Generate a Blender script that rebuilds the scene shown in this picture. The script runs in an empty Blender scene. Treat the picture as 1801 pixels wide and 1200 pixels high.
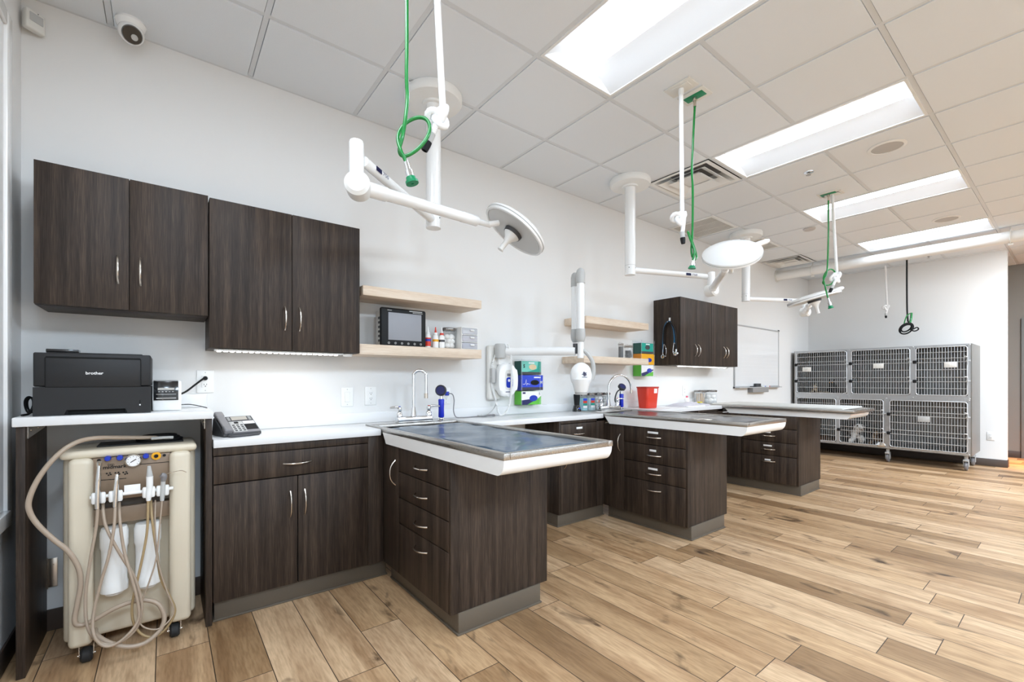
import bpy, bmesh, math, random
from mathutils import Vector, Matrix

# ---------------------------------------------------------------- camera, world, lights, exposure
S = bpy.context.scene
COL = S.collection
cam_data = bpy.data.cameras.new('camera')
cam_data.sensor_width = 36.0
cam_data.lens = 15.672
cam_data.shift_x = -0.0004
cam_data.shift_y = 0.03858
cam_data.clip_start = 0.02
cam_ob = bpy.data.objects.new('camera', cam_data)
COL.objects.link(cam_ob)
cam_ob.location = (0.0, -3.027, 1.19)
cam_ob.rotation_euler = (math.radians(90), 0, math.radians(-37.9167))
S.camera = cam_ob

world = bpy.data.worlds.new('world')
S.world = world
world.use_nodes = True
world.node_tree.nodes['Background'].inputs[0].default_value = (0.9, 0.95, 1.0, 1)
world.node_tree.nodes['Background'].inputs[1].default_value = 0.15

def area(name, loc, size, power, color=(1, 0.985, 0.96), rot=(0, 0, 0), spread=180):
    l = bpy.data.lights.new(name, 'AREA')
    l.shape = 'RECTANGLE'
    l.size, l.size_y = size
    l.energy = power
    l.color = color
    l.spread = math.radians(spread)
    o = bpy.data.objects.new(name, l)
    o.location = loc
    o.rotation_euler = rot
    COL.objects.link(o)
    return o

TROFFER_LENS = 8.5       # emission of the ceiling light lenses
LED_POWER = 0.5
LAMPC = (0.65, 0.82, 1.0)     # cool white lamps
LAMPW = (0.88, 0.94, 1.0)
# fill lights added under the unseen ceiling lamps behind the camera
for lx in (0.0884, 1.9172, 3.746, 5.5748, 7.4036):
    area('ceiling_fill_light', (lx, -4.8335, 2.968), (0.5, 1.1), 56, color=LAMPC)
area('ceiling_fill_light', (0.0884, -1.7855, 2.968), (0.5, 1.1), 6, color=LAMPW)
area('ceiling_fill_light', (8.0132, -3.6143, 2.968), (0.5, 1.1), 72, color=LAMPW)  # unseen light added to brighten the end wall
area('hall_lamp_light', (9.62, -2.85, 2.9), (0.2, 0.2), 15, color=(1, 0.46, 0.16), spread=36)

S.view_settings.view_transform = 'Standard'
S.view_settings.look = 'None'
S.view_settings.gamma = 1.0
S.view_settings.use_curve_mapping = False
S.view_settings.exposure = 0.68
S.cycles.use_denoising = True
S.cycles.max_bounces = 8
S.cycles.diffuse_bounces = 5
S.cycles.glossy_bounces = 3
S.cycles.transmission_bounces = 6
S.cycles.transparent_max_bounces = 8
S.cycles.caustics_reflective = False
S.cycles.caustics_refractive = False
S.cycles.sample_clamp_indirect = 6.0

random.seed(7)
PI = math.pi

# ---------------------------------------------------------------- materials
def lin(c):
    out = []
    for v in c:
        v = v / 255.0
        out.append(v / 12.92 if v <= 0.04045 else ((v + 0.055) / 1.055) ** 2.4)
    return out + [1.0]

MATS = {}
def mat(name, rgb, rough=0.5, metal=0.0, coat=0.0, emit=None, trans=0.0, alpha=1.0, spec=0.5, bump=None):
    if name in MATS:
        return MATS[name]
    m = bpy.data.materials.new(name)
    m.use_nodes = True
    nt = m.node_tree
    b = nt.nodes['Principled BSDF']
    b.inputs['Base Color'].default_value = lin(rgb)
    b.inputs['Roughness'].default_value = rough
    b.inputs['Metallic'].default_value = metal
    b.inputs['Coat Weight'].default_value = coat
    b.inputs['Specular IOR Level'].default_value = spec
    b.inputs['Transmission Weight'].default_value = trans
    b.inputs['Alpha'].default_value = alpha
    if emit:
        b.inputs['Emission Color'].default_value = lin(emit[0])
        b.inputs['Emission Strength'].default_value = emit[1]
    # a little procedural unevenness
    tc = nt.nodes.new('ShaderNodeTexCoord')
    n = nt.nodes.new('ShaderNodeTexNoise')
    n.inputs['Scale'].default_value = bump[0] if bump else 40
    nt.links.new(tc.outputs['Object'], n.inputs['Vector'])
    bp = nt.nodes.new('ShaderNodeBump')
    bp.inputs['Strength'].default_value = bump[1] if bump else 0.01
    bp.inputs['Distance'].default_value = bump[2] if bump else 0.001
    nt.links.new(n.outputs['Fac'], bp.inputs['Height'])
    nt.links.new(bp.outputs['Normal'], b.inputs['Normal'])
    MATS[name] = m
    return m

def grain(name, c_dark, c_mid, c_light, axis='Z', scale=14.0, stretch=0.05, rough=0.45, bump=0.05):
    """wood with its grain along one object axis"""
    if name in MATS:
        return MATS[name]
    m = bpy.data.materials.new(name)
    m.use_nodes = True
    nt = m.node_tree
    N, L = nt.nodes, nt.links
    b = N['Principled BSDF']
    tc = N.new('ShaderNodeTexCoord')
    mp = N.new('ShaderNodeMapping')
    s = [1, 1, 1]
    s['XYZ'.index(axis)] = stretch
    mp.inputs['Scale'].default_value = s
    L.new(tc.outputs['Object'], mp.inputs['Vector'])
    n1 = N.new('ShaderNodeTexNoise'); n1.inputs['Scale'].default_value = scale
    n1.inputs['Detail'].default_value = 5; n1.inputs['Roughness'].default_value = 0.6
    n2 = N.new('ShaderNodeTexNoise'); n2.inputs['Scale'].default_value = scale * 12
    n2.inputs['Detail'].default_value = 3
    L.new(mp.outputs[0], n1.inputs['Vector']); L.new(mp.outputs[0], n2.inputs['Vector'])
    mx = N.new('ShaderNodeMix'); mx.data_type = 'FLOAT'
    mx.inputs[0].default_value = 0.42
    L.new(n1.outputs['Fac'], mx.inputs[2]); L.new(n2.outputs['Fac'], mx.inputs[3])
    r = N.new('ShaderNodeValToRGB')
    e = r.color_ramp.elements
    e[0].position = 0.37; e[0].color = lin(c_dark)
    e[1].position = 0.64; e[1].color = lin(c_light)
    k = e.new(0.5); k.color = lin(c_mid)
    L.new(mx.outputs[0], r.inputs[0])
    L.new(r.outputs[0], b.inputs['Base Color'])
    b.inputs['Roughness'].default_value = rough; b.inputs['Specular IOR Level'].default_value = 0.3
    bp = N.new('ShaderNodeBump'); bp.inputs['Strength'].default_value = bump
    bp.inputs['Distance'].default_value = 0.002
    L.new(n2.outputs['Fac'], bp.inputs['Height']); L.new(bp.outputs[0], b.inputs['Normal'])
    MATS[name] = m
    return m

def floor_material():
    m = bpy.data.materials.new('oak_plank_floor')
    m.use_nodes = True
    nt = m.node_tree
    N, L = nt.nodes, nt.links
    b = N['Principled BSDF']
    def math_(op, a=None, v=None, c=None):
        n = N.new('ShaderNodeMath'); n.operation = op
        for i, q in enumerate((a, v, c)):
            if q is None: continue
            if isinstance(q, (int, float)): n.inputs[i].default_value = q
            else: L.new(q, n.inputs[i])
        return n.outputs[0]
    tc = N.new('ShaderNodeTexCoord')
    sp = N.new('ShaderNodeSeparateXYZ'); L.new(tc.outputs['Object'], sp.inputs[0])
    PW, PL = 0.1905, 1.22
    xs = math_('DIVIDE', math_('ADD', sp.outputs[0], 0.412), PW)
    row = math_('FLOOR', xs); fx = math_('FRACT', xs)
    wn = N.new('ShaderNodeTexWhiteNoise'); wn.noise_dimensions = '1D'; L.new(row, wn.inputs['W'])
    ys = math_('ADD', math_('DIVIDE', sp.outputs[1], PL), math_('MULTIPLY', wn.outputs['Value'], 7.31))
    bd = math_('FLOOR', ys); fy = math_('FRACT', ys)
    cb = N.new('ShaderNodeCombineXYZ'); L.new(row, cb.inputs[0]); L.new(bd, cb.inputs[1])
    w2 = N.new('ShaderNodeTexWhiteNoise'); w2.noise_dimensions = '2D'; L.new(cb.outputs[0], w2.inputs['Vector'])
    # joints
    ex = math_('MINIMUM', fx, math_('SUBTRACT', 1.0, fx)); ex = math_('MULTIPLY', ex, PW)
    ey = math_('MINIMUM', fy, math_('SUBTRACT', 1.0, fy)); ey = math_('MULTIPLY', ey, PL)
    ed = math_('MINIMUM', ex, ey)
    joint = math_('LESS_THAN', ed, 0.0017)
    # per-board offset of the grain
    off = N.new('ShaderNodeVectorMath'); off.operation = 'SCALE'; L.new(w2.outputs['Color'], off.inputs[0]); off.inputs['Scale'].default_value = 23.0
    ad = N.new('ShaderNodeVectorMath'); ad.operation = 'ADD'; L.new(tc.outputs['Object'], ad.inputs[0]); L.new(off.outputs[0], ad.inputs[1])
    mp = N.new('ShaderNodeMapping'); mp.inputs['Scale'].default_value = (1, 0.11, 1); L.new(ad.outputs[0], mp.inputs['Vector'])
    g1 = N.new('ShaderNodeTexNoise'); g1.inputs['Scale'].default_value = 9; g1.inputs['Detail'].default_value = 6; g1.inputs['Distortion'].default_value = 1.2
    g2 = N.new('ShaderNodeTexNoise'); g2.inputs['Scale'].default_value = 110; g2.inputs['Detail'].default_value = 3
    mpk = N.new('ShaderNodeMapping'); mpk.inputs['Scale'].default_value = (1, 0.45, 1); L.new(ad.outputs[0], mpk.inputs['Vector'])
    kn = N.new('ShaderNodeTexNoise'); kn.inputs['Scale'].default_value = 7.5; kn.inputs['Detail'].default_value = 4; kn.inputs['Distortion'].default_value = 0.8
    L.new(mp.outputs[0], g1.inputs['Vector']); L.new(mp.outputs[0], g2.inputs['Vector']); L.new(mpk.outputs[0], kn.inputs['Vector'])
    # board base colour
    r = N.new('ShaderNodeValToRGB'); e = r.color_ramp.elements
    e[0].position = 0.0; e[0].color = lin((150, 118, 84)); e[1].position = 1.0; e[1].color = lin((214, 182, 146))
    for p, c in ((0.2, (172, 139, 102)), (0.45, (198, 163, 124)), (0.7, (205, 171, 133))):
        k = e.new(p); k.color = lin(c)
    L.new(w2.outputs['Value'], r.inputs[0])
    # grain multiplies
    gr = N.new('ShaderNodeValToRGB'); ge = gr.color_ramp.elements
    ge[0].position = 0.3; ge[0].color = lin((178, 158, 138)); ge[1].position = 0.62; ge[1].color = (1, 1, 1, 1)
    L.new(g1.outputs['Fac'], gr.inputs[0])
    m1 = N.new('ShaderNodeMix'); m1.data_type = 'RGBA'; m1.blend_type = 'MULTIPLY'; m1.inputs[0].default_value = 0.7
    L.new(r.outputs[0], m1.inputs[6]); L.new(gr.outputs[0], m1.inputs[7])
    fr = N.new('ShaderNodeValToRGB'); fe = fr.color_ramp.elements
    fe[0].position = 0.35; fe[0].color = lin((210, 202, 192)); fe[1].position = 0.6; fe[1].color = (1, 1, 1, 1)
    L.new(g2.outputs['Fac'], fr.inputs[0])
    m2 = N.new('ShaderNodeMix'); m2.data_type = 'RGBA'; m2.blend_type = 'MULTIPLY'; m2.inputs[0].default_value = 0.6
    L.new(m1.outputs[2], m2.inputs[6]); L.new(fr.outputs[0], m2.inputs[7])
    kr = N.new('ShaderNodeValToRGB'); ke = kr.color_ramp.elements
    ke[0].position = 0.25; ke[0].color = lin((70, 48, 30)); ke[1].position = 0.385; ke[1].color = (1, 1, 1, 1)
    L.new(kn.outputs['Fac'], kr.inputs[0])
    m3 = N.new('ShaderNodeMix'); m3.data_type = 'RGBA'; m3.blend_type = 'MULTIPLY'; m3.inputs[0].default_value = 0.9
    L.new(m2.outputs[2], m3.inputs[6]); L.new(kr.outputs[0], m3.inputs[7])
    m4 = N.new('ShaderNodeMix'); m4.data_type = 'RGBA'; L.new(joint, m4.inputs[0])
    L.new(m3.outputs[2], m4.inputs[6]); m4.inputs[7].default_value = lin((52, 40, 30))
    L.new(m4.outputs[2], b.inputs['Base Color'])
    b.inputs['Roughness'].default_value = 0.42
    bp = N.new('ShaderNodeBump'); bp.inputs['Strength'].default_value = 0.08; bp.inputs['Distance'].default_value = 0.002
    L.new(g2.outputs['Fac'], bp.inputs['Height']); L.new(bp.outputs[0], b.inputs['Normal'])
    return m

def steel_material(name, rgb, rough, axis, amp=0.12):
    if name in MATS: return MATS[name]
    m = mat(name, rgb, rough, 1.0)
    nt = m.node_tree; N, L = nt.nodes, nt.links
    b = N['Principled BSDF']
    tc = N.new('ShaderNodeTexCoord'); mp = N.new('ShaderNodeMapping')
    s = [60, 60, 60]; s['XYZ'.index(axis)] = 1.2
    mp.inputs['Scale'].default_value = s
    L.new(tc.outputs['Object'], mp.inputs['Vector'])
    n = N.new('ShaderNodeTexNoise'); n.inputs['Scale'].default_value = 6; L.new(mp.outputs[0], n.inputs['Vector'])
    r = N.new('ShaderNodeMapRange'); r.inputs['To Min'].default_value = rough - amp; r.inputs['To Max'].default_value = rough + amp
    L.new(n.outputs['Fac'], r.inputs['Value']); L.new(r.outputs[0], b.inputs['Roughness'])
    return m

def patches(name, cols, scale, rough=0.8):
    """blotches of a few colours (fur, crumpled things)"""
    m = bpy.data.materials.new(name); m.use_nodes = True
    nt = m.node_tree; N, L = nt.nodes, nt.links
    b = N['Principled BSDF']; b.inputs['Roughness'].default_value = rough
    tc = N.new('ShaderNodeTexCoord'); n = N.new('ShaderNodeTexNoise'); n.inputs['Scale'].default_value = scale
    n.inputs['Detail'].default_value = 4
    L.new(tc.outputs['Object'], n.inputs['Vector'])
    r = N.new('ShaderNodeValToRGB'); e = r.color_ramp.elements
    e[0].position = cols[0][0]; e[0].color = lin(cols[0][1]); e[1].position = cols[-1][0]; e[1].color = lin(cols[-1][1])
    for p, c in cols[1:-1]:
        k = e.new(p); k.color = lin(c)
    L.new(n.outputs['Fac'], r.inputs[0]); L.new(r.outputs[0], b.inputs['Base Color'])
    MATS[name] = m
    return m

WOOD = grain('dark_wood_laminate', (35, 27, 22), (56, 45, 37), (80, 66, 56), 'Z', 34, 0.028, 0.5)
WOODX = grain('dark_wood_laminate_side_grain', (38, 30, 25), (57, 47, 40), (80, 67, 58), 'X', 16, 0.045, 0.42)
WOODIN = mat('dark_wood_edge', (52, 43, 38), 0.6)
PALE = grain('pale_ash_wood', (208, 184, 160), (224, 204, 182), (236, 220, 202), 'X', 22, 0.05, 0.5)
WALL = mat('wall_paint', (232, 231, 229), 0.75, bump=(220, 0.05, 0.002))
WALLH = mat('hall_wall_dimmed', (134, 130, 124), 0.75, bump=(220, 0.05, 0.002))  # wall colour darkened to stand in for the hall's weaker light
TILE = mat('ceiling_tile', (234, 238, 242), 0.9, bump=(420, 0.35, 0.002))
GRID = mat('ceiling_grid_metal', (222, 225, 228), 0.5)
BASEB = mat('vinyl_baseboard_brown', (72, 60, 52), 0.5)
TOE = mat('toe_kick_taupe', (96, 86, 74), 0.42)
COUNTER = mat('white_solid_surface', (230, 230, 230), 0.3, coat=0.1)
WHITE = mat('white_plastic', (240, 240, 238), 0.38)
WHITEG = mat('white_gloss_enamel', (244, 244, 243), 0.22, coat=0.3)
OFFW = mat('off_white_plastic', (226, 224, 218), 0.45)
LGREY = mat('light_grey_plastic', (186, 186, 184), 0.45)
MGREY = mat('mid_grey_plastic', (128, 126, 128), 0.5)
DGREY = mat('dark_grey_plastic', (66, 66, 68), 0.5)
BLACK = mat('black_plastic', (17, 17, 19), 0.55, spec=0.3)
PRBLK = mat('printer_charcoal', (19, 19, 21), 0.55, bump=(600, 0.1, 0.001))
BLKG = mat('black_gloss', (14, 14, 16), 0.15, coat=0.5)
VOID = mat('dark_void', (8, 8, 8), 0.9)
RUBBER = mat('dark_rubber', (34, 34, 35), 0.7)
NICKEL = mat('satin_nickel', (214, 206, 196), 0.24, 1.0)
CHROME = mat('chrome', (228, 230, 232), 0.07, 1.0)
STEEL = steel_material('brushed_steel', (186, 182, 177), 0.3, 'Y')
STEELX = steel_material('brushed_steel_cross', (190, 187, 182), 0.3, 'X')
STEELV = steel_material('cage_steel', (150, 148, 144), 0.36, 'Z')
WIRE = mat('bright_wire', (204, 205, 206), 0.34, 0.55)
BEIGE = mat('beige_cart_plastic', (214, 203, 182), 0.38, coat=0.1)
BEIGED = mat('taupe_metal_panel', (138, 118, 98), 0.4)
TUBET = mat('taupe_tubing', (170, 152, 134), 0.35)
TUBETAN = mat('tan_tubing', (166, 142, 104), 0.4)
BLUE = mat('blue_plastic', (14, 52, 176), 0.35)
BLUEG = mat('blue_grip', (10, 40, 190), 0.4)
GREEN = mat('green_hose', (8, 132, 54), 0.22, coat=0.3)
GREENL = mat('green_fitting', (0, 134, 84), 0.35)
RED = mat('sharps_red', (216, 54, 30), 0.35)
ORANGE = mat('orange_label', (240, 108, 20), 0.5)
YELLOW = mat('glove_yellow', (240, 172, 20), 0.5)
TEAL = mat('glove_teal', (30, 160, 140), 0.5)
TEALL = mat('glove_mint', (120, 208, 192), 0.5)
TEALD = mat('glove_dark_teal', (34, 84, 78), 0.5)
ROYAL = mat('glove_blue', (40, 68, 200), 0.45)
NAVY = mat('navy_print', (30, 34, 92), 0.5)
LIME = mat('glove_lime', (98, 190, 62), 0.5)
PAPER = mat('paper_white', (244, 243, 242), 0.7)
SKINTONE = mat('latex_cream', (232, 208, 168), 0.6)
SCREEN = mat('grey_lcd_screen', (150, 152, 158), 0.55)
LCDG = mat('phone_lcd', (176, 170, 160), 0.3)
LIDST = mat('dull_steel_lid', (150, 148, 146), 0.25, 1.0)
FRAMEG = mat('anodised_frame', (176, 176, 176), 0.4)
GLASS = mat('clear_glass', (240, 246, 246), 0.03, trans=1.0, spec=0.5)
ACRYL = mat('clear_acrylic', (236, 240, 242), 0.05, alpha=0.09)
CLEARP = mat('frosted_clear_plastic', (240, 241, 246), 0.25, alpha=0.35)
HOSEW = mat('white_corrugated_hose', (246, 246, 246), 0.35)
COTTON = mat('cotton_white', (246, 244, 240), 0.95, bump=(60, 0.6, 0.01))
WOODTAN = grain('tongue_depressor_wood', (196, 164, 122), (214, 182, 142), (228, 200, 164), 'Z', 40, 0.05, 0.7)
LENS = mat('troffer_lens', (255, 255, 255), 0.5, emit=((224, 239, 255), TROFFER_LENS))
REFL = mat('troffer_reflector', (226, 226, 226), 0.5)
LEDM = mat('led_strip_emitter', (255, 255, 255), 0.5, emit=((255, 252, 246), 9.0))
MATBLUE = mat('slate_blue_vinyl_mat', (64, 84, 102), 0.32, coat=0.25, bump=(14, 0.35, 0.008))
MATDARK = mat('black_vinyl_mat', (62, 66, 72), 0.3, coat=0.25, bump=(14, 0.35, 0.008))

# ---------------------------------------------------------------- mesh helpers
class MB:
    """collects shapes in world coordinates; build() links them as ONE mesh object"""
    def __init__(self):
        self.bm = bmesh.new()
        self.M = Matrix.Identity(4)
        self.slot = 0
    def _fin(self, verts):
        for v in verts: v.co = self.M @ v.co
        fs = set()
        for v in verts:
            for f in v.link_faces: fs.add(f)
        for f in fs: f.material_index = self.slot
        return verts
    def box(self, a, b, bev=0.0, seg=2):
        bm = self.bm
        r = bmesh.ops.create_cube(bm, size=1.0)
        vs = r['verts']
        c = [(a[i] + b[i]) / 2 for i in range(3)]
        d = [abs(b[i] - a[i]) for i in range(3)]
        for v in vs: v.co = Vector((c[0] + v.co.x * d[0], c[1] + v.co.y * d[1], c[2] + v.co.z * d[2]))
        if bev > 0:
            bev = min(bev, min(d) * 0.49)
            es = list({e for v in vs for e in v.link_edges})
            q = bmesh.ops.bevel(bm, geom=es, offset=bev, segments=seg, affect='EDGES', profile=0.5)
            vs = list({v for f in q['faces'] for v in f.verts} | {v for v in vs if v.is_valid})
        self._fin(vs)
        return self
    def hexa(self, pts):
        """8 points: bottom ring 4, top ring 4"""
        vs = [self.bm.verts.new(p) for p in pts]
        for q in ((3, 2, 1, 0), (4, 5, 6, 7), (0, 1, 5, 4), (1, 2, 6, 5), (2, 3, 7, 6), (3, 0, 4, 7)):
            self.bm.faces.new([vs[i] for i in q])
        self._fin(vs); return self
    def prism(self, pts, axis, d0, d1):
        """polygon in the plane normal to axis, pts are the two other coordinates in order"""
        def mk(p, d):
            if axis == 'x': return (d, p[0], p[1])
            if axis == 'y': return (p[0], d, p[1])
            return (p[0], p[1], d)
        a = [self.bm.verts.new(mk(p, d0)) for p in pts]
        b = [self.bm.verts.new(mk(p, d1)) for p in pts]
        n = len(pts)
        self.bm.faces.new(a[::-1]); self.bm.faces.new(b)
        for i in range(n): self.bm.faces.new((a[i], a[(i + 1) % n], b[(i + 1) % n], b[i]))
        self._fin(a + b); return self
    def cyl(self, p0, p1, r0, r1=None, seg=20):
        r1 = r0 if r1 is None else r1
        return self.lathe([(0, 0), (r0, 0), (r1, 1), (0, 1)], p0, Vector(p1) - Vector(p0), seg)
    def lathe(self, prof, p0, axis, seg=24):
        """prof: (radius, t) with t along axis (axis carries the length)"""
        p0 = Vector(p0); ax = Vector(axis); L = ax.length; n = ax.normalized()
        u = n.orthogonal().normalized(); w = n.cross(u)
        rings = []; allv = []
        for r, t in prof:
            c = p0 + n * (t * L)
            if r <= 1e-7:
                v = self.bm.verts.new(c); rings.append([v]); allv.append(v)
            else:
                ring = []
                for k in range(seg):
                    a = 2 * PI * k / seg
                    v = self.bm.verts.new(c + u * (r * math.cos(a)) + w * (r * math.sin(a)))
                    ring.append(v); allv.append(v)
                rings.append(ring)
        for A, B in zip(rings, rings[1:]):
            if len(A) == 1 and len(B) == 1: continue
            for k in range(seg):
                k2 = (k + 1) % seg
                if len(A) == 1: self.bm.faces.new((A[0], B[k2], B[k]))
                elif len(B) == 1: self.bm.faces.new((A[k], A[k2], B[0]))
                else: self.bm.faces.new((A[k], A[k2], B[k2], B[k]))
        self._fin(allv); return self
    def sphere(self, c, r, sc=(1, 1, 1), seg=16):
        q = bmesh.ops.create_uvsphere(self.bm, u_segments=seg, v_segments=max(8, seg // 2 + 2), radius=1.0)
        for v in q['verts']: v.co = Vector((c[0] + v.co.x * r * sc[0], c[1] + v.co.y * r * sc[1], c[2] + v.co.z * r * sc[2]))
        self._fin(q['verts']); return self
    def tube(self, pts, r, seg=10, sub=6, smooth=True, radii=None, closed=False):
        P = [Vector(p) for p in pts]
        if smooth and len(P) > 2:
            Q = []; R = []
            n = len(P)
            rng = range(n if closed else n - 1)
            for i in rng:
                p1, p2 = P[i], P[(i + 1) % n]
                p0 = P[i - 1] if (i > 0 or closed) else p1 * 2 - p2
                p3 = P[(i + 2) % n] if (i + 2 < n or closed) else p2 * 2 - p1
                for k in range(sub):
                    t = k / sub
                    Q.append(0.5 * ((2 * p1) + (p2 - p0) * t + (2 * p0 - 5 * p1 + 4 * p2 - p3) * t * t + (3 * p1 - p0 - 3 * p2 + p3) * t ** 3))
                    if radii: R.append(radii[i] * (1 - t) + radii[(i + 1) % n] * t)
            if not closed:
                Q.append(P[-1])
                if radii: R.append(radii[-1])
        else:
            Q = P; R = radii
        n = len(Q)
        rings = []; allv = []
        prev = None
        for i in range(n):
            if closed: t = Q[(i + 1) % n] - Q[i - 1]
            else: t = Q[min(i + 1, n - 1)] - Q[max(i - 1, 0)]
            if t.length < 1e-9: t = Vector((0, 0, 1))
            t.normalize()
            if prev is None: u = t.orthogonal().normalized()
            else:
                u = prev - t * prev.dot(t)
                u = u.normalized() if u.length > 1e-6 else t.orthogonal().normalized()
            prev = u
            w = t.cross(u)
            rr = R[i] if R else r
            ring = [self.bm.verts.new(Q[i] + u * (rr * math.cos(2 * PI * k / seg)) + w * (rr * math.sin(2 * PI * k / seg))) for k in range(seg)]
            rings.append(ring); allv += ring
        pairs = list(zip(rings, rings[1:]))
        if closed: pairs.append((rings[-1], rings[0]))
        for A, B in pairs:
            for k in range(seg):
                k2 = (k + 1) % seg
                self.bm.faces.new((A[k], A[k2], B[k2], B[k]))
        if not closed:
            self.bm.faces.new(rings[0][::-1]); self.bm.faces.new(rings[-1])
        self._fin(allv); return self
    def quad(self, *pts):
        vs = [self.bm.verts.new(p) for p in pts]
        self.bm.faces.new(vs); self._fin(vs); return self
    def build(self, name, m, parent=None, flat=False, angle=38):
        bmesh.ops.recalc_face_normals(self.bm, faces=self.bm.faces)
        me = bpy.data.meshes.new(name)
        if parent is not None:
            w = world_loc(parent)
            for v in self.bm.verts: v.co -= w
        self.bm.to_mesh(me); self.bm.free()
        for q in (m if isinstance(m, (list, tuple)) else [m]): me.materials.append(q)
        if not flat:
            me.shade_smooth()
            me.set_sharp_from_angle(angle=math.radians(angle))
        o = bpy.data.objects.new(name, me)
        COL.objects.link(o)
        if parent is not None: o.parent = parent
        return o

def world_loc(o):
    w = Vector((0, 0, 0))
    while o is not None:
        w += o.location; o = o.parent
    return w

def thing(name, label, cat, loc, group=None):
    o = bpy.data.objects.new(name, None)
    o.empty_display_size = 0.05
    o.location = loc
    COL.objects.link(o)
    return tag(o, label, cat, group)

def tag(o, label, cat, group=None):
    o['label'] = label; o['category'] = cat
    if group: o['group'] = group
    return o

def struct(o):
    o['kind'] = 'structure'
    return o

def dup(root, dloc, label, group=None):
    r = root.copy(); COL.objects.link(r)
    r.location = root.location + Vector(dloc)
    r['label'] = label
    if group: r['group'] = group
    for ch in root.children:
        c = ch.copy(); COL.objects.link(c); c.parent = r
        for g in ch.children:
            d = g.copy(); COL.objects.link(d); d.parent = c
    return r

def one(name, mb, m, label, cat, group=None):
    """a thing that is one mesh"""
    return tag(mb.build(name, m), label, cat, group)

def text(s, width, org, right, up, m, parent, name='lettering', lift=0.0008, height=None, bold=0.0):
    """lettering as flat mesh; org = left end of the baseline in world space"""
    cu = bpy.data.curves.new('glyphs', 'FONT')
    cu.body = s; cu.size = 1.0; cu.offset = bold; cu.extrude = 0.0; cu.resolution_u = 3
    o = bpy.data.objects.new('glyphs', cu)
    COL.objects.link(o)
    dg = bpy.context.evaluated_depsgraph_get()
    me = bpy.data.meshes.new_from_object(o.evaluated_get(dg))
    bpy.data.objects.remove(o)
    bpy.data.curves.remove(cu)
    xs = [v.co.x for v in me.vertices]; ys = [v.co.y for v in me.vertices]
    w = max(xs) - min(xs); k = width / w
    ky = k if height is None else height / max(1e-6, max(ys) - min(ys))
    R = Vector(right).normalized(); U = Vector(up).normalized(); Nn = R.cross(U)
    base = Vector(org) - (world_loc(parent) if parent else Vector((0, 0, 0)))
    for v in me.vertices:
        v.co = base + R * ((v.co.x - min(xs)) * k) + U * ((v.co.y - min(ys)) * ky) + Nn * lift
    me.materials.clear(); me.materials.append(m)
    ob = bpy.data.objects.new(name, me); COL.objects.link(ob)
    if parent: ob.parent = parent
    return ob

def bow(p, d, n, L=0.13, h=0.03, r=0.0045):
    """bow handle: p centre on the face, d along, n outwards"""
    p, d, n = Vector(p), Vector(d).normalized(), Vector(n).normalized()
    pts = []; rad = []
    for k in range(9):
        t = -1 + k / 4
        pts.append(p + d * (t * L / 2) + n * (h * (1 - abs(t) ** 2.6)))
        rad.append(r * (1.25 if abs(t) > 0.9 else 1.0))
    pts[0] = p - d * (L / 2) + n * 0.0005; pts[-1] = p + d * (L / 2) + n * 0.0005
    b = MB(); b.tube(pts, r, seg=8, sub=3, radii=rad)
    return b

# ---------------------------------------------------------------- room shell
CZ = 2.974            # ceiling height
XL, XE, XH = -0.526, 9.044, 10.35     # left wall, end wall, hall wall
YR = -7.0
GX, GY, GP = 1.6124, -1.1759, 0.6096  # ceiling grid origin and pitch
HALLY = -2.376

b = MB(); b.box((XL - 0.3, YR - 0.3, -0.05), (XH + 0.3, 0.3, 0.0))
struct(b.build('floor', floor_material(), flat=True))
b = MB(); b.box((XL - 0.12, 0, 0), (XH + 0.12, 0.12, CZ + 0.1))
struct(b.build('wall_back', WALL, flat=True))
b = MB(); b.box((XL - 0.12, YR, 0), (XL, 0, CZ + 0.1))
struct(b.build('wall_left', WALL, flat=True))
b = MB(); b.box((XE, HALLY, 0), (XE + 0.12, 0, CZ + 0.1))
struct(b.build('wall_end', WALL, flat=True))
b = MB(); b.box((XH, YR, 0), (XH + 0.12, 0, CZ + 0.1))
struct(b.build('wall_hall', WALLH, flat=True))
b = MB(); b.box((XL - 0.12, YR - 0.12, 0), (XH + 0.12, YR, CZ + 0.1))
struct(b.build('wall_rear', WALL, flat=True))

def baseboard(name, a, c):
    b = MB(); b.box(a, c, 0.004)
    struct(b.build(name, BASEB))
baseboard('baseboard_back', (XL + 0.012, -0.01, 0.0), (XE, 0, 0.102))
baseboard('baseboard_left', (XL, YR, 0.0), (XL + 0.01, 0, 0.102))
baseboard('baseboard_end', (XE - 0.01, HALLY - 0.01, 0.0), (XE + 0.13, -0.012, 0.102))
baseboard('baseboard_hall', (XH - 0.01, -2.428, 0.0), (XH, 0, 0.102))
baseboard('baseboard_rear', (XL + 0.012, YR, 0.0), (XH, YR + 0.01, 0.102))

# window casing on the left wall (its shade is drawn)
b = MB()
for a, c in (((XL, -0.33, 0.60), (XL + 0.02, -0.262, 2.70)), ((XL, -1.90, 0.60), (XL + 0.02, -1.832, 2.70)),
             ((XL, -1.832, 0.60), (XL + 0.03, -0.33, 0.66)), ((XL, -1.832, 2.64), (XL + 0.02, -0.33, 2.70))):
    b.box(a, c, 0.004)
w = struct(b.build('window_1', WHITEG))
b = MB(); b.box((XL + 0.001, -1.83, 0.662), (XL + 0.008, -0.332, 2.638)); b.build('window_shade', PAPER, w)

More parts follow.
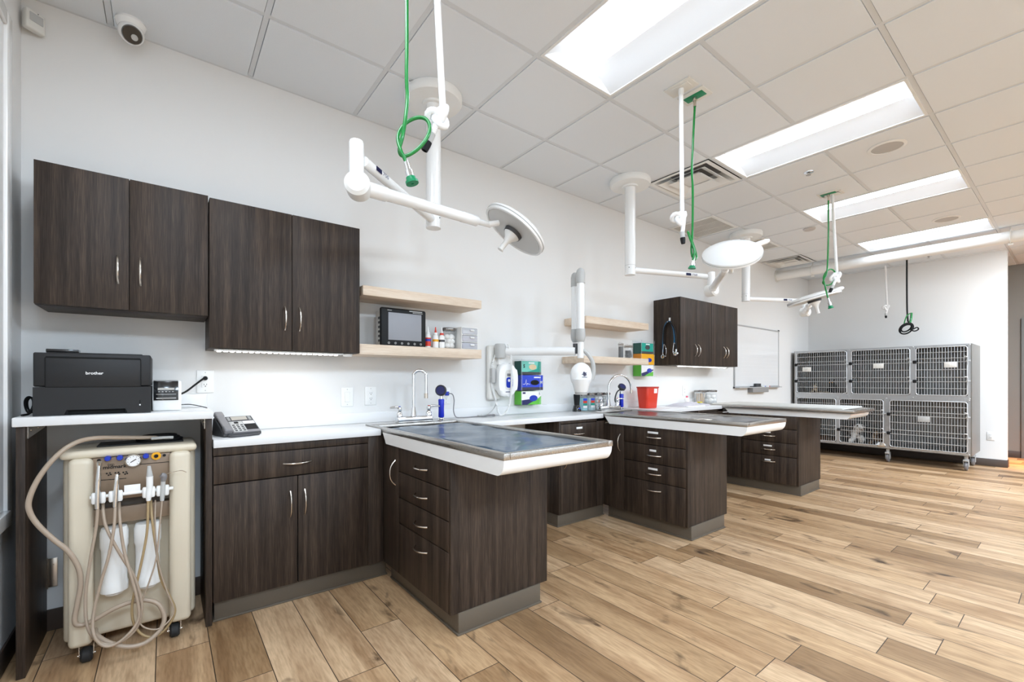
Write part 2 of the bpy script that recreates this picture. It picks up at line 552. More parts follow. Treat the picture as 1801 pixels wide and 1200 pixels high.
# hall door
b = MB()
for a, c in (((XH - 0.03, -2.49, 0), (XH, -2.43, 2.14)), ((XH - 0.03, -3.45, 0), (XH, -3.39, 2.14)), ((XH - 0.03, -3.39, 2.08), (XH, -2.49, 2.14))):
    b.box(a, c, 0.004)
d = struct(b.build('door_1', mat('door_frame_grey', (122, 122, 120), 0.5)))
b = MB(); b.box((XH - 0.015, -3.388, 0.005), (XH - 0.001, -2.492, 2.078)); b.build('door_leaf', mat('door_grey', (120, 119, 117), 0.5), d)
b = MB(); b.cyl((XH - 0.016, -3.32, 1.0), (XH - 0.06, -3.32, 1.0), 0.011); b.sphere((XH - 0.07, -3.32, 1.0), 0.026); b.build('door_knob', NICKEL, d)

# ceiling: lay-in tiles in a recessed grid
lights = [(0, 0), (3, 0), (6, 0), (9, 0)]
rear_lights = [(-3, 5), (0, 5), (3, 5), (6, 5), (9, 5), (-3, 0), (10, 3)]  # the last one is added to brighten the end wall
skip = set()
for i, j in lights + rear_lights: skip |= {(i, j), (i, j + 1)}
skip |= {(3, -1), (9, -2), (5, -2), (7, -2)}
tiles = MB()
gap = 0.0152
xi = [GX + GP * i for i in range(-4, 16)]
for i in range(-4, 15):
    x0 = max(GX + GP * i, XL); x1 = min(GX + GP * (i + 1), XH)
    if x1 - x0 < 0.03: continue
    for j in range(-2, 10):
        y1 = min(GY - GP * j, 0.0); y0 = max(GY - GP * (j + 1), YR)
        if y1 - y0 < 0.03 or (i, j) in skip: continue
        tiles.box((x0 + gap, y0 + gap, CZ), (x1 - gap, y1 - gap, CZ + 0.02))
struct(tiles.build('ceiling', TILE, flat=True))
g = MB()
for i in range(-3, 15):
    x = GX + GP * i
    if XL < x < XH: g.box((x - 0.0125, YR, CZ + 0.004), (x + 0.0125, 0, CZ + 0.03))
for j in range(-1, 10):
    y = GY - GP * j
    xs = [XL] + [v for i in sorted(i for i, jl in lights + rear_lights if jl + 1 == j) for v in (max(XL, GX + GP * i), GX + GP * (i + 1))] + [XH]
    for xa, xb in zip(xs[::2], xs[1::2]): g.box((xa, y - 0.0125, CZ + 0.0045), (xb, y + 0.0125, CZ + 0.03))
g.box((XL, -0.022, CZ + 0.001), (XH, 0.0, CZ + 0.03)); g.box((XL, YR, CZ + 0.001), (XL + 0.022, 0, CZ + 0.03))
struct(g.build('ceiling_grid', GRID, flat=True))
b = MB(); b.box((XL - 0.2, YR - 0.2, CZ + 0.14), (XH + 0.2, 0.2, CZ + 0.2)); struct(b.build('ceiling_slab', mat('plenum', (90, 90, 90), 0.9), flat=True))

# recessed troffers
def troffer(i, j, label):
    x0, x1 = GX + GP * i + 0.013, GX + GP * (i + 1) - 0.013
    y1, y0 = GY - GP * j - 0.013, GY - GP * (j + 2) + 0.013
    xc = (x0 + x1) / 2
    t = thing('ceiling_light', label, 'light', (xc, (y0 + y1) / 2, CZ), 'recessed ceiling lights')
    b = MB()
    f = 0.016
    for a, c in (((x0, y0), (x1, y0 + f)), ((x0, y1 - f), (x1, y1)), ((x0, y0 + f), (x0 + f, y1 - f)), ((x1 - f, y0 + f), (x1, y1 - f))):
        b.box((a[0], a[1], CZ - 0.001), (c[0], c[1], CZ + 0.012))
    b.build('frame', WHITE, t)
    prof = []
    for k in range(9):
        s = k / 8
        prof.append((x0 + f + s * 0.18, CZ + 0.075 * math.sin(s * PI / 2) + 0.004))
    for s in (0, 1):
        b = MB()
        for (xa, za), (xb, zb) in zip(prof, prof[1:]):
            if s: xa, xb = 2 * xc - xa, 2 * xc - xb
            b.quad((xa, y0 + f, za), (xb, y0 + f, zb), (xb, y1 - f, zb), (xa, y1 - f, za))
        bmesh.ops.remove_doubles(b.bm, verts=b.bm.verts, dist=1e-5)
        b.build('reflector', REFL, t)
    for yy in (y0 + f, y1 - f):
        b = MB(); b.box((x0 + f, yy - 0.001, CZ), (x1 - f, yy + 0.001, CZ + 0.1)); b.build('end_plate', REFL, t)
    b = MB()
    l0 = x0 + f + 0.18; l1 = 2 * xc - l0
    n = 8
    pr = [(l0 + (l1 - l0) * k / n, CZ + 0.076 - 0.03 * math.sin(PI * k / n)) for k in range(n + 1)]
    b.prism(pr + [(l1, CZ + 0.085), (l0, CZ + 0.085)], 'y', y0 + f + 0.002, y1 - f - 0.002)
    b.build('lens', LENS, t)
    return t
for (i, j), lb in zip(lights, ('recessed ceiling light nearest the camera, cut by the top of the frame',
                               'recessed ceiling light beside the square air vent, second from the camera',
                               'recessed ceiling light just beyond the first round speaker, third from the camera',
                               'recessed ceiling light beside the white pipe, farthest from the camera')):
    troffer(i, j, lb)
for (i, j), lb in zip(rear_lights, ('first recessed ceiling light behind the camera, by the left wall', 'second recessed ceiling light behind the camera', 'third recessed ceiling light behind the camera', 'fourth recessed ceiling light behind the camera', 'fifth recessed ceiling light behind the camera', 'recessed ceiling light above the printer corner, out of the photo', 'recessed ceiling light beside the hall opening, out of the photo')):
    troffer(i, j, lb)

# square four-way air diffusers
def diffuser(x0, x1, y0, y1, label):
    t = thing('air_vent', label, 'vent', ((x0 + x1) / 2, (y0 + y1) / 2, CZ), 'square ceiling air vents')
    xc, yc = (x0 + x1) / 2, (y0 + y1) / 2
    def ring(w0, z0, w1, z1):
        b = MB()
        hx, hy = (x1 - x0) / 2, (y1 - y0) / 2
        A = [(xc - hx * w0, yc - hy * w0, z0), (xc + hx * w0, yc - hy * w0, z0), (xc + hx * w0, yc + hy * w0, z0), (xc - hx * w0, yc + hy * w0, z0)]
        B = [(xc - hx * w1, yc - hy * w1, z1), (xc + hx * w1, yc - hy * w1, z1), (xc + hx * w1, yc + hy * w1, z1), (xc - hx * w1, yc + hy * w1, z1)]
        for k in range(4):
            b.quad(A[k], A[(k + 1) % 4], B[(k + 1) % 4], B[k])
        bmesh.ops.remove_doubles(b.bm, verts=b.bm.verts, dist=1e-5)
        bmesh.ops.solidify(b.bm, geom=b.bm.faces[:], thickness=0.002)
        return b
    ring(0.98, CZ - 0.001, 0.86, CZ + 0.001).build('frame', WHITE, t, flat=True)
    ring(0.86, CZ + 0.001, 0.64, CZ + 0.085).build('throat', WHITE, t, flat=True)
    ring(0.76, CZ - 0.012, 0.50, CZ + 0.03).build('louver', WHITE, t, flat=True)
    ring(0.52, CZ - 0.014, 0.34, CZ + 0.012).build('louver', WHITE, t, flat=True)
    b = MB(); b.box((xc - (x1 - x0) * 0.18, yc - (y1 - y0) * 0.18, CZ + 0.018), (xc + (x1 - x0) * 0.18, yc + (y1 - y0) * 0.18, CZ + 0.024)); b.build('center_plate', WHITE, t, flat=True)
    b = MB(); b.box((xc - (x1 - x0) * 0.31, yc - (y1 - y0) * 0.31, CZ + 0.084), (xc + (x1 - x0) * 0.31, yc + (y1 - y0) * 0.31, CZ + 0.09)); b.build('duct', MGREY, t, flat=True)
diffuser(GX + 3 * GP + .013, GX + 4 * GP - .013, GY + .013, GY + GP - .013, 'square white air vent beside the second ceiling light from the camera')
diffuser(GX + 9 * GP + .013, GX + 10 * GP - .013, GY + GP + .013, -0.024, 'square white air vent by the pipe, next to the back wall')

# flat perforated return grilles
def return_grille(x0, x1, y0, y1, label):
    t = thing('return_grille', label, 'vent', ((x0 + x1) / 2, (y0 + y1) / 2, CZ), 'perforated return air grilles')
    b = MB(); f = 0.03
    for a, c in (((x0, y0), (x1, y0 + f)), ((x0, y1 - f), (x1, y1)), ((x0, y0 + f), (x0 + f, y1 - f)), ((x1 - f, y0 + f), (x1, y1 - f))):
        b.box((a[0], a[1], CZ - 0.002), (c[0], c[1], CZ + 0.01))
    b.build('frame', WHITE, t, flat=True)
    b = MB()
    n = 30
    for k in range(n):
        y = y0 + f + (y1 - y0 - 2 * f) * (k + .5) / n
        b.box((x0 + f, y - 0.0055, CZ + 0.001), (x1 - f, y + 0.003, CZ + 0.004))
    for k in (1, 2):
        x = x0 + (x1 - x0) * k / 3
        b.box((x - 0.006, y0 + f, CZ - 0.001), (x + 0.006, y1 - f, CZ + 0.003))
    b.build('slat', OFFW, t, flat=True)
    b = MB(); b.box((x0, y0, CZ + 0.03), (x1, y1, CZ + 0.034)); b.build('backing', MGREY, t, flat=True)
return_grille(GX + 5 * GP + .013, GX + 6 * GP - .013, GY + GP + .013, -0.024, 'slotted return air grille in the ceiling behind the middle exam lamp post')
return_grille(GX + 7 * GP + .013, GX + 8 * GP - .013, GY + GP + .013, -0.024, 'slotted return air grille half hidden behind the farthest exam lamp mount')

# speakers, sprinklers, detector
def speaker(x, y, label):
    t = thing('ceiling_speaker', label, 'speaker', (x, y, CZ), 'round ceiling speakers')
    b = MB(); b.lathe([(0.112, 0), (0.118, 0.3), (0.118, 0.5), (0.098, 1.0), (0.096, 0.6)], (x, y, CZ + 0.001), (0, 0, -0.012), 40); b.build('rim', WHITE, t)
    b = MB(); b.lathe([(0.097, 0), (0.097, 0.8), (0.08, 1.0), (0, 1.05)], (x, y, CZ + 0.001), (0, 0, -0.009), 40); b.build('grille', mat('speaker_mesh', (196, 194, 192), 0.8, bump=(900, 0.5, 0.002)), t)
speaker(4.345, -2.10, 'round ceiling speaker beyond the second ceiling light, nearer one')
speaker(6.795, -2.09, 'round ceiling speaker between the two farthest ceiling lights')

def sprinkler(x, y, label):
    t = thing('fire_sprinkler', label, 'sprinkler', (x, y, CZ), 'ceiling fire sprinklers')
    b = MB(); b.lathe([(0, 0), (0.038, 0), (0.036, 0.4), (0.018, 1), (0, 1)], (x, y, CZ + 0.0), (0, 0, -0.012), 24); b.build('escutcheon', CHROME, t)
    b = MB(); b.cyl((x, y, CZ - 0.01), (x, y, CZ - 0.022), 0.006); b.lathe([(0.018, 0), (0.018, 1), (0, 1)], (x, y, CZ - 0.024), (0, 0, -0.003), 12)
    for s in (-1, 1): b.tube([(x + s * 0.007, y, CZ - 0.012), (x + s * 0.010, y, CZ - 0.018), (x + s * 0.003, y, CZ - 0.024)], 0.0025, seg=6)
    b.build('nozzle', NICKEL, t)
sprinkler(4.345, -1.574, 'small chrome fire sprinkler in the ceiling past the square air vent')
sprinkler(8.648, -1.648, 'small chrome fire sprinkler in the ceiling behind the white pipe')
b = MB(); b.lathe([(0.0, 0), (0.062, 0), (0.062, 0.6), (0.052, 1.0), (0.0, 0.9)], (5.965, -1.04, CZ + 0.001), (0, 0, -0.02), 32)
one('ceiling_detector', b, mat('detector_grey', (198, 190, 184), 0.5), 'small round off-white disc set flush in the ceiling left of the farthest green hose', 'detector')

# white insulated pipe across the ceiling with two clevis hangers
PX, PZ, PRAD = 7.72, 2.853, 0.068
t = thing('overhead_pipe', 'long white pipe hung under the ceiling across the room, in front of the cages', 'pipe', (PX, -1.5, PZ))
b = MB(); b.cyl((PX, -0.001, PZ), (PX, -6.9, PZ), PRAD, seg=28); b.build('pipe_run', WHITE, t)
b = MB(); b.cyl((PX, -0.001, PZ), (PX, -0.012, PZ), PRAD + 0.03, seg=28); b.build('wall_collar', OFFW, t)
for y in (-0.50, -2.50):
    b = MB()
    b.tube([(PX + (PRAD + 0.006) * math.cos(a), y, PZ + (PRAD + 0.006) * math.sin(a)) for a in [2 * PI * k / 24 for k in range(24)]], 0.007, seg=6, sub=1, smooth=False, closed=True)
    b.cyl((PX, y, PZ + PRAD), (PX, y, CZ), 0.006, seg=8)
    b.box((PX - 0.012, y - 0.02, PZ - PRAD - 0.03), (PX + 0.012, y + 0.02, PZ - PRAD - 0.003), 0.003)
    b.build('pipe_hanger', OFFW, t)

# security camera and motion sensor
t = thing('security_camera', 'white dome security camera with black lens on the ceiling near the corner', 'camera', (-0.135, -0.11, CZ))
b = MB(); b.lathe([(0, 0), (0.058, 0), (0.062, 0.25), (0.056, 0.6), (0.045, 1.0), (0, 1.0)], (-0.135, -0.11, CZ), (0, 0, -0.045), 32); b.build('base', WHITEG, t)
hd = Vector((0.12, -0.78, -0.62)).normalized(); hc = Vector((-0.133, -0.117, CZ - 0.058))
b = MB(); b.sphere(hc, 0.052, seg=28); b.build('housing', WHITEG, t)
b = MB(); b.lathe([(0, 0), (0.040, 0), (0.041, 0.5), (0.037, 1.0), (0, 1.0)], hc + hd * 0.032, hd * 0.022, 32); b.build('lens_cover', BLKG, t)
q = hc + hd * 0.053 + Vector((0.008, 0, -0.008))
b = MB(); b.lathe([(0.0105, 0), (0.0135, 0), (0.0135, 1), (0.0105, 1), (0, 0.6)], q, hd * 0.004, 20); b.build('lens_ring', LGREY, t)

t = thing('motion_sensor', 'white plastic motion sensor mounted high in the left corner', 'sensor', (XL + 0.055, -0.045, 2.85))
fx = Vector((1, -0.62, 0)).normalized(); fr = Vector((0.62, 1, 0)).normalized()
b = MB(); b.M = Matrix.Translation((XL + 0.047, -0.04, 2.848)) @ Matrix.Rotation(math.radians(40), 4, 'Z')
b.box((-0.036, -0.016, -0.045), (0.036, 0.016, 0.045), 0.008, 3); b.build('body', OFFW, t)
b = MB(); b.M = Matrix.Translation((XL + 0.047, -0.04, 2.848)) @ Matrix.Rotation(math.radians(40), 4, 'Z')
b.box((-0.025, -0.019, -0.008), (0.025, -0.014, 0.031), 0.002); b.build('sensor_window', LGREY, t)
b = MB(); b.M = Matrix.Translation((XL + 0.047, -0.04, 2.848)) @ Matrix.Rotation(math.radians(40), 4, 'Z')
b.cyl((0.006, -0.0155, 0.037), (0.006, -0.0172, 0.037), 0.002, seg=10); b.build('indicator', BLACK, t)

# ---------------------------------------------------------------- wall cabinets
def wall_cabinet(name, label, x0, x1, z0, z1, yf, doors, handles, group=None):
    """doors: x limits of each door; handles: (x, zc)"""
    t = thing(name, label, 'cabinet', ((x0 + x1) / 2, yf / 2, z0), group)
    b = MB()
    b.box((x0 + 0.001, yf + 0.02, z0), (x1 - 0.001, -0.001, z1), 0.001)
    b.build('body', WOOD, t)
    for (a, c), (hx, hz) in zip(doors, handles):
        b = MB(); b.box((a + 0.0015, yf, z0 + 0.002), (c - 0.0015, yf + 0.0185, z1 - 0.001), 0.0012)
        d = b.build('door', WOOD, t)
        bow((hx, yf, hz), (0, 0, 1), (0, -1, 0), 0.128, 0.03).build('handle', NICKEL, d)
    return t
wall_cabinet('wall_cabinet', 'shorter dark wood wall cabinet at far left, above the printer', -0.44, 0.173, 1.515, 2.127, -0.30,
             ((-0.44, -0.131), (-0.131, 0.173)), ((-0.171, 1.70), (-0.092, 1.70)), 'dark wood wall cabinets')
wall_cabinet('wall_cabinet', 'taller dark wood wall cabinet reaching lower, with a light strip under it', 0.176, 0.941, 1.356, 2.12, -0.30,
             ((0.176, 0.561), (0.561, 0.941)), ((0.525, 1.535), (0.600, 1.535)), 'dark wood wall cabinets')
YW = -0.335
X30, X31, X32 = 4.40, 5.06, 5.70
wall_cabinet('wall_cabinet', 'dark wood wall cabinet with two stethoscopes hung on its side', X30, X31, 1.36, 2.102, YW,
             ((X30, (X30 + X31) / 2), ((X30 + X31) / 2, X31)), (((X30 + X31) / 2 - 0.035, 1.53), ((X30 + X31) / 2 + 0.035, 1.53)), 'dark wood wall cabinets')
wall_cabinet('wall_cabinet', 'dark wood wall cabinet just left of the whiteboard', X31 + 0.002, X32, 1.36, 2.102, YW,
             ((X31 + 0.002, (X31 + X32) / 2), ((X31 + X32) / 2, X32)), (((X31 + X32) / 2 - 0.035, 1.53), ((X31 + X32) / 2 + 0.035, 1.53)), 'dark wood wall cabinets')

def led_strip(x0, x1, z, y, label):
    t = thing('under_cabinet_light', label, 'light', ((x0 + x1) / 2, y, z), 'light strips under the wall cabinets')
    b = MB(); b.box((x0, y - 0.012, z - 0.004), (x1, y + 0.03, z + 0.006), 0.002); b.build('channel', WHITE, t)
    b = MB()
    n = int((x1 - x0) / 0.03)
    for k in range(n):
        x = x0 + 0.012 + (x1 - x0 - 0.03) * k / n
        b.box((x, y - 0.006, z - 0.008), (x + 0.018, y + 0.02, z - 0.0035), 0.002)
    b.build('diode_row', LEDM, t)
    b = MB(); b.lathe([(0, 0), (0.03, 0), (0.026, 0.8), (0.02, 1.0), (0, 1)], (x1 + 0.035, y + 0.02, z + 0.004), (0, 0, -0.016), 24); b.build('puck', WHITE, t)
    area('under_cabinet_glow', ((x0 + x1) / 2, y + 0.01, z - 0.012), (x1 - x0, 0.02), LED_POWER)
led_strip(0.20, 0.85, 1.348, -0.262, 'glowing light strip under the taller left wall cabinet')
led_strip(X30 + 0.03, X32 - 0.2, 1.352, YW + 0.04, 'glowing light strip under the cabinets with the stethoscopes')

# ---------------------------------------------------------------- floating shelves
def shelf(x0, x1, z0, z1, label):
    b = MB(); b.box((x0, -0.28, z0), (x1, -0.0005, z1), 0.0015)
    return one('floating_shelf', b, PALE, label, 'shelf', 'pale floating shelves')
shelf(0.967, 1.85, 1.722, 1.782, 'pale wood floating shelf above the black touchscreen monitor, empty')
shelf(0.945, 1.85, 1.352, 1.417, 'pale wood floating shelf carrying the monitor, small bottles and clear drawers')
shelf(2.98, 3.91, 1.707, 1.772, 'pale wood floating shelf above the two clip-top jars, empty')
shelf(2.95, 3.91, 1.350, 1.412, 'pale wood floating shelf carrying the two clip-top jars')

# ---------------------------------------------------------------- worktop along the wall
CT = 0.90
TAB = ((1.02, 1.66), (3.022, 3.645), (5.095, 5.745))     # exam table spans
YT = -0.17
t = thing('worktop', 'long white worktop with backsplash running along the back wall', 'worktop', (2.9, -0.22, CT - 0.038))
b = MB()
seq = [(0.184, 1.018, -0.445), (1.018, 1.662, YT + 0.002), (1.662, 3.02, -0.445), (3.02, 3.647, YT + 0.002), (3.647, 5.093, -0.445), (5.093, 5.75, YT + 0.002)]
for x0, x1, y in seq:
    b.box((x0, y, CT - 0.038), (x1, -0.001, CT), 0.003)
b.build('worktop_slab', COUNTER, t)
b = MB(); b.box((0.184, -0.019, CT + 0.0005), (5.75, -0.001, 0.972), 0.003); b.build('backsplash', COUNTER, t)

# ---------------------------------------------------------------- base cabinets along the wall
GAPSHADE2 = mat('cabinet_gap_shade', (16, 13, 11), 0.8)
def toe(b, x0, x1, y0, y1, side='y'):
    b.box((x0, y0, 0.0), (x1, y1, 0.104), 0.002)
    b.box((x0 - 0.006, y0 - 0.006, 0.0), (x1 + 0.006, y1, 0.010), 0.003)

t = thing('base_cabinet', 'dark wood base cabinet under the phone, one wide drawer above two doors', 'cabinet', (0.61, -0.22, 0.0))
b = MB(); b.box((0.184, -0.411, 0.104), (1.055, -0.002, 0.861), 0.001)
b.box((0.945, -0.43, 0.104), (1.037, -0.41, 0.861), 0.001)
b.box((0.184, -0.43, 0.822), (0.943, -0.41, 0.861), 0.001)
b.build('body', WOOD, t)
b = MB(); b.box((0.187, -0.4118, 0.106), (0.942, -0.4105, 0.82)); b.build('face_sheet', GAPSHADE2, t, flat=True)  # dark sheet that paints shade into the gaps around drawer and doors
b = MB(); toe(b, 0.19, 1.07, -0.392, -0.02); b.build('toe_kick', TOE, t)
b = MB(); b.box((0.186, -0.43, 0.684), (0.9425, -0.412, 0.8175), 0.0012); d = b.build('drawer', WOOD, t)
bow((0.56, -0.43, 0.749), (1, 0, 0), (0, -1, 0), 0.135, 0.03).build('handle', NICKEL, d)
for x0, x1, hx in ((0.186, 0.5595, 0.526), (0.5645, 0.9425, 0.597)):
    b = MB(); b.box((x0, -0.43, 0.106), (x1, -0.412, 0.678), 0.0012); d = b.build('door', WOOD, t)
    bow((hx, -0.43, 0.533), (0, 0, 1), (0, -1, 0), 0.135, 0.03).build('handle', NICKEL, d)

def small_base(x0, x1, label):
    t = thing('base_cabinet', label, 'cabinet', ((x0 + x1) / 2, -0.22, 0.0))
    b = MB(); b.box((x0, -0.43, 0.104), (x0 + 0.02, -0.002, 0.861), 0.001)
    b.box((x0 + 0.02, -0.411, 0.104), (x1, -0.002, 0.861), 0.001)
    b.box((x0 + 0.02, -0.43, 0.838), (x1, -0.41, 0.861), 0.001)
    b.box((x1 - 0.114, -0.43, 0.104), (x1, -0.41, 0.861), 0.001)
    b.build('body', WOOD, t)
    b = MB(); toe(b, x0 + 0.01, x1, -0.405, -0.02); b.build('toe_kick', TOE, t)
    b = MB(); b.box((x0 + 0.022, -0.43, 0.683), (x1 - 0.116, -0.412, 0.832), 0.0012); d = b.build('drawer', WOOD, t)
    xm = (x0 + x1 - 0.094) / 2
    bow((xm, -0.43, 0.745), (1, 0, 0), (0, -1, 0), 0.125, 0.03).build('handle', NICKEL, d)
    b = MB(); b.box((xm - 0.035, -0.4325, 0.785), (xm + 0.035, -0.4295, 0.802), 0.0005); b.build('drawer_label', PAPER, d)
    b = MB(); b.box((x0 + 0.022, -0.43, 0.106), (x1 - 0.116, -0.412, 0.678), 0.0012); d = b.build('door', WOOD, t)
    bow((x0 + 0.06, -0.43, 0.54), (0, 0, 1), (0, -1, 0), 0.128, 0.03).build('handle', NICKEL, d)
small_base(2.497, 3.062, 'narrow dark wood base cabinet between the first and second exam tables')
small_base(4.60, 5.137, 'dark wood base cabinet mostly hidden behind the second exam table')

# ---------------------------------------------------------------- peninsula drawer cabinets
GAPSHADE = mat('cabinet_gap_shade', (16, 13, 11), 0.8)
def peninsula(x0, x1, label, labelled):
    t = thing('peninsula_cabinet', label, 'cabinet', ((x0 + x1) / 2, -0.8, 0.0), 'drawer cabinets under the exam tables')
    YE = -1.228
    b = MB(); b.box((x0 + 0.022, -1.21, 0.104), (x1, -0.432, 0.816), 0.001)
    b.build('body', WOOD, t)
    b = MB(); b.box((x0 + 0.0188, -1.2095, 0.105), (x0 + 0.0215, -0.452, 0.815)); b.build('face_sheet', GAPSHADE, t, flat=True)  # dark sheet behind the drawers, its colour gives the gaps their shade
    b = MB(); b.box((x0 + 0.002, YE, 0.1), (x1, -1.211, 0.816), 0.0012); b.build('end_panel', WOOD, t)
    b = MB(); b.box((x0 + 0.04, YE - 0.007, 0.0), (x1 - 0.055, -0.45, 0.102), 0.002)
    b.box((x0 + 0.032, YE - 0.014, 0.0), (x1 - 0.048, -0.45, 0.010), 0.004); b.build('toe_kick', TOE, t)
    b = MB(); b.box((x0, -0.648, 0.102), (x0 + 0.0185, -0.434, 0.8145), 0.0012); d = b.build('door', WOOD, t)
    bow((x0, -0.61, 0.665), (0, 0, 1), (-1, 0, 0), 0.14, 0.034).build('handle', NICKEL, d)
    for k, (za, zb) in enumerate(((0.681, 0.8145), (0.535, 0.6755), (0.391, 0.5295), (0.102, 0.3855))):
        b = MB(); b.box((x0, -1.2105, za), (x0 + 0.0185, -0.653, zb), 0.0012); d = b.build('drawer', WOOD, t)
        zc = (zb + za) / 2 - 0.008 if k < 3 else zb - 0.062
        bow((x0, -0.935, zc), (0, 1, 0), (-1, 0, 0), 0.135, 0.032).build('handle', NICKEL, d)
        if labelled and (k < 3 or labelled > 1):
            zl = zc + (0.038 if k < 3 else 0.014)
            lw = (0.095, 0.06, 0.085, 0.06)[k]
            b = MB(); b.box((x0 - 0.0025, -0.93 - lw / 2, zl - 0.008), (x0 + 0.0005, -0.93 + lw / 2, zl + 0.008), 0.0005)
            b.build('drawer_label', PAPER, d)
    return t
peninsula(1.038, 1.64, 'dark wood drawer cabinet under the nearest exam table, no labels on its drawers', 0)
peninsula(3.04, 3.625, 'dark wood drawer cabinet under the middle exam table, labels on three drawers', 1)
peninsula(5.115, 5.725, 'dark wood drawer cabinet under the farthest exam table, near the cages', 2)

# ---------------------------------------------------------------- wet exam tables
def exam_table(x0, x1, label, front=-1.665, inset=0.0, top=0.908):
    t = thing('exam_table', label, 'table', ((x0 + x1) / 2, -0.9, top - 0.08), 'steel exam tables on the peninsulas')
    rw = 0.032; rz = top - 0.026
    b = MB()
    b.box((x0, front, rz), (x0 + rw, YT, top), 0.003); b.box((x1 - rw, front, rz), (x1, YT, top), 0.003)
    b.box((x0 + rw, front, rz), (x1 - rw, front + rw, top), 0.003)
    b.box((x0 + rw, -0.30, rz), (x1 - rw, YT, top - 0.001), 0.003)
    b.build('rim', STEEL, t)
    b = MB()
    zf = top - 0.032
    b.box((x0 + 0.01, front + 0.01, zf - 0.004), (x1 - 0.01, -0.36, zf))
    b.box((x0 + 0.01, -0.364, zf - 0.06), (x1 - 0.01, -0.36, zf)); b.box((x0 + 0.01, -0.36, zf - 0.064), (x1 - 0.01, -0.296, zf - 0.06))
    b.box((x0 + 0.01, -0.30, zf - 0.06), (x1 - 0.01, -0.296, rz + 0.01))
    b.build('basin', STEELX, t)
    zb = top - 0.0905
    fi = front + 0.004 + inset
    pr = [(-0.452, rz - 0.0005), (fi, rz - 0.0005)]
    for k in range(1, 9):
        a = k / 8 * PI / 2
        pr.append((fi + 0.046 * (1 - math.cos(a)), rz - 0.002 - (rz - zb - 0.002) * math.sin(a)))
    pr.append((-0.505, zb))
    b = MB(); b.prism(pr, 'x', x0 + 0.003 + inset, x1 - 0.003 - inset); b.build('apron', WHITEG, t)
    return t
exam_table(TAB[0][0], TAB[0][1], 'nearest exam table, steel rim and white apron around a slate blue mat')
exam_table(TAB[1][0], TAB[1][1], 'middle exam table, steel rim and white apron with a dark mat')
exam_table(TAB[2][0], TAB[2][1], 'farthest exam table, steel top covered by a pale grate, near the cages', front=-1.70, inset=0.03)

def pad(x0, x1, m, label, seed, front=-1.62):
    rnd = random.Random(seed)
    b = MB(); bm = b.bm
    nx, ny = 22, 46
    y1 = -0.375
    ph = [rnd.uniform(0, 6.28) for _ in range(6)]
    def h(u, v):
        e = min(u, 1 - u, v, 1 - v)
        edge = min(1.0, e / 0.02)
        s = 0.0024 * math.sin(9 * u + 4 * v + ph[0]) + 0.0022 * math.sin(26 * v + 5 * u + ph[1]) + 0.0013 * math.sin(41 * v - 13 * u + ph[2])
        return 0.0175 * (edge ** 0.5) + s * edge + 0.005
    g = [[bm.verts.new((x0 + (x1 - x0) * i / nx, front + (y1 - front) * j / ny, 0.877 + h(i / nx, j / ny))) for j in range(ny + 1)] for i in range(nx + 1)]
    for i in range(nx):
        for j in range(ny): bm.faces.new((g[i][j], g[i + 1][j], g[i + 1][j + 1], g[i][j + 1]))
    q = [g[i][0] for i in range(nx + 1)] + [g[nx][j] for j in range(1, ny + 1)] + [g[i][ny] for i in range(nx - 1, -1, -1)] + [g[0][j] for j in range(ny - 1, 0, -1)]
    low = [bm.verts.new((v.co.x, v.co.y, 0.8763)) for v in q]
    n = len(q)
    for k in range(n): bm.faces.new((q[k], q[(k + 1) % n], low[(k + 1) % n], low[k]))
    bm.faces.new(low)
    return one('table_mat', b, m, label, 'mat', 'vinyl mats on the exam tables')
pad(TAB[0][0] + 0.050, TAB[0][1] - 0.044, MATBLUE, 'slate blue vinyl mat lying in the nearest exam table', 3)
pad(TAB[1][0] + 0.050, TAB[1][1] - 0.044, MATDARK, 'dark grey vinyl mat lying in the middle exam table', 5)

# grate on the far table
x0, x1, y0, y1 = TAB[2][0] + 0.02, TAB[2][1] - 0.02, -1.60, -0.32
b = MB()
for k in range(12):
    x = x0 + (x1 - x0) * k / 11
    b.box((x - 0.004, y0, 0.909), (x + 0.004, y1, 0.924), 0.001)
for k in range(34):
    y = y0 + (y1 - y0) * k / 33
    b.box((x0, y - 0.0035, 0.910), (x1, y + 0.0035, 0.919), 0.001)
one('table_grate', b, OFFW, 'pale slotted grate lying on the farthest exam table', 'grate')

# ---------------------------------------------------------------- printer desk
t = thing('printer_desk', 'tall white-topped desk with dark side panels holding the printer', 'desk', (-0.145, -0.22, 0.0))
b = MB(); b.box((-0.476, -0.44, 1.005), (0.183, -0.001, 1.043), 0.004); b.build('desktop', COUNTER, t)
b = MB(); b.box((-0.476, -0.02, 1.0435), (0.183, -0.001, 1.115), 0.003); b.build('backsplash', COUNTER, t)
for x in (-0.467, 0.154):
    b = MB(); b.box((x, -0.426, 0.0), (x + 0.026, -0.012, 1.0045), 0.001); b.build('side_panel', WOOD, t)
def angle(x, s):
    b = MB()
    b.prism([(-0.40, 1.0035), (-0.08, 1.0035), (-0.08, 0.975), (-0.40, 0.955)], 'x', x, x + s * 0.003)
    for y in (-0.35, -0.22, -0.12):
        b.cyl((x, y, 0.985), (x + s * 0.005, y, 0.985), 0.005, seg=10)
    b.build('bracket', NICKEL, t)
angle(-0.440, 1); angle(0.153, -1)
b = MB(); b.box((-0.4405, -0.024, 0.21), (-0.4385, -0.012, 0.345)); b.box((-0.44, -0.0125, 0.21), (-0.405, -0.0105, 0.345), 0.0005)
for z in (0.24, 0.315): b.cyl((-0.42, -0.0105, z), (-0.42, -0.014, z), 0.004, seg=10)
b.cyl((-0.44, -0.016, 0.205), (-0.44, -0.016, 0.35), 0.003, seg=10)
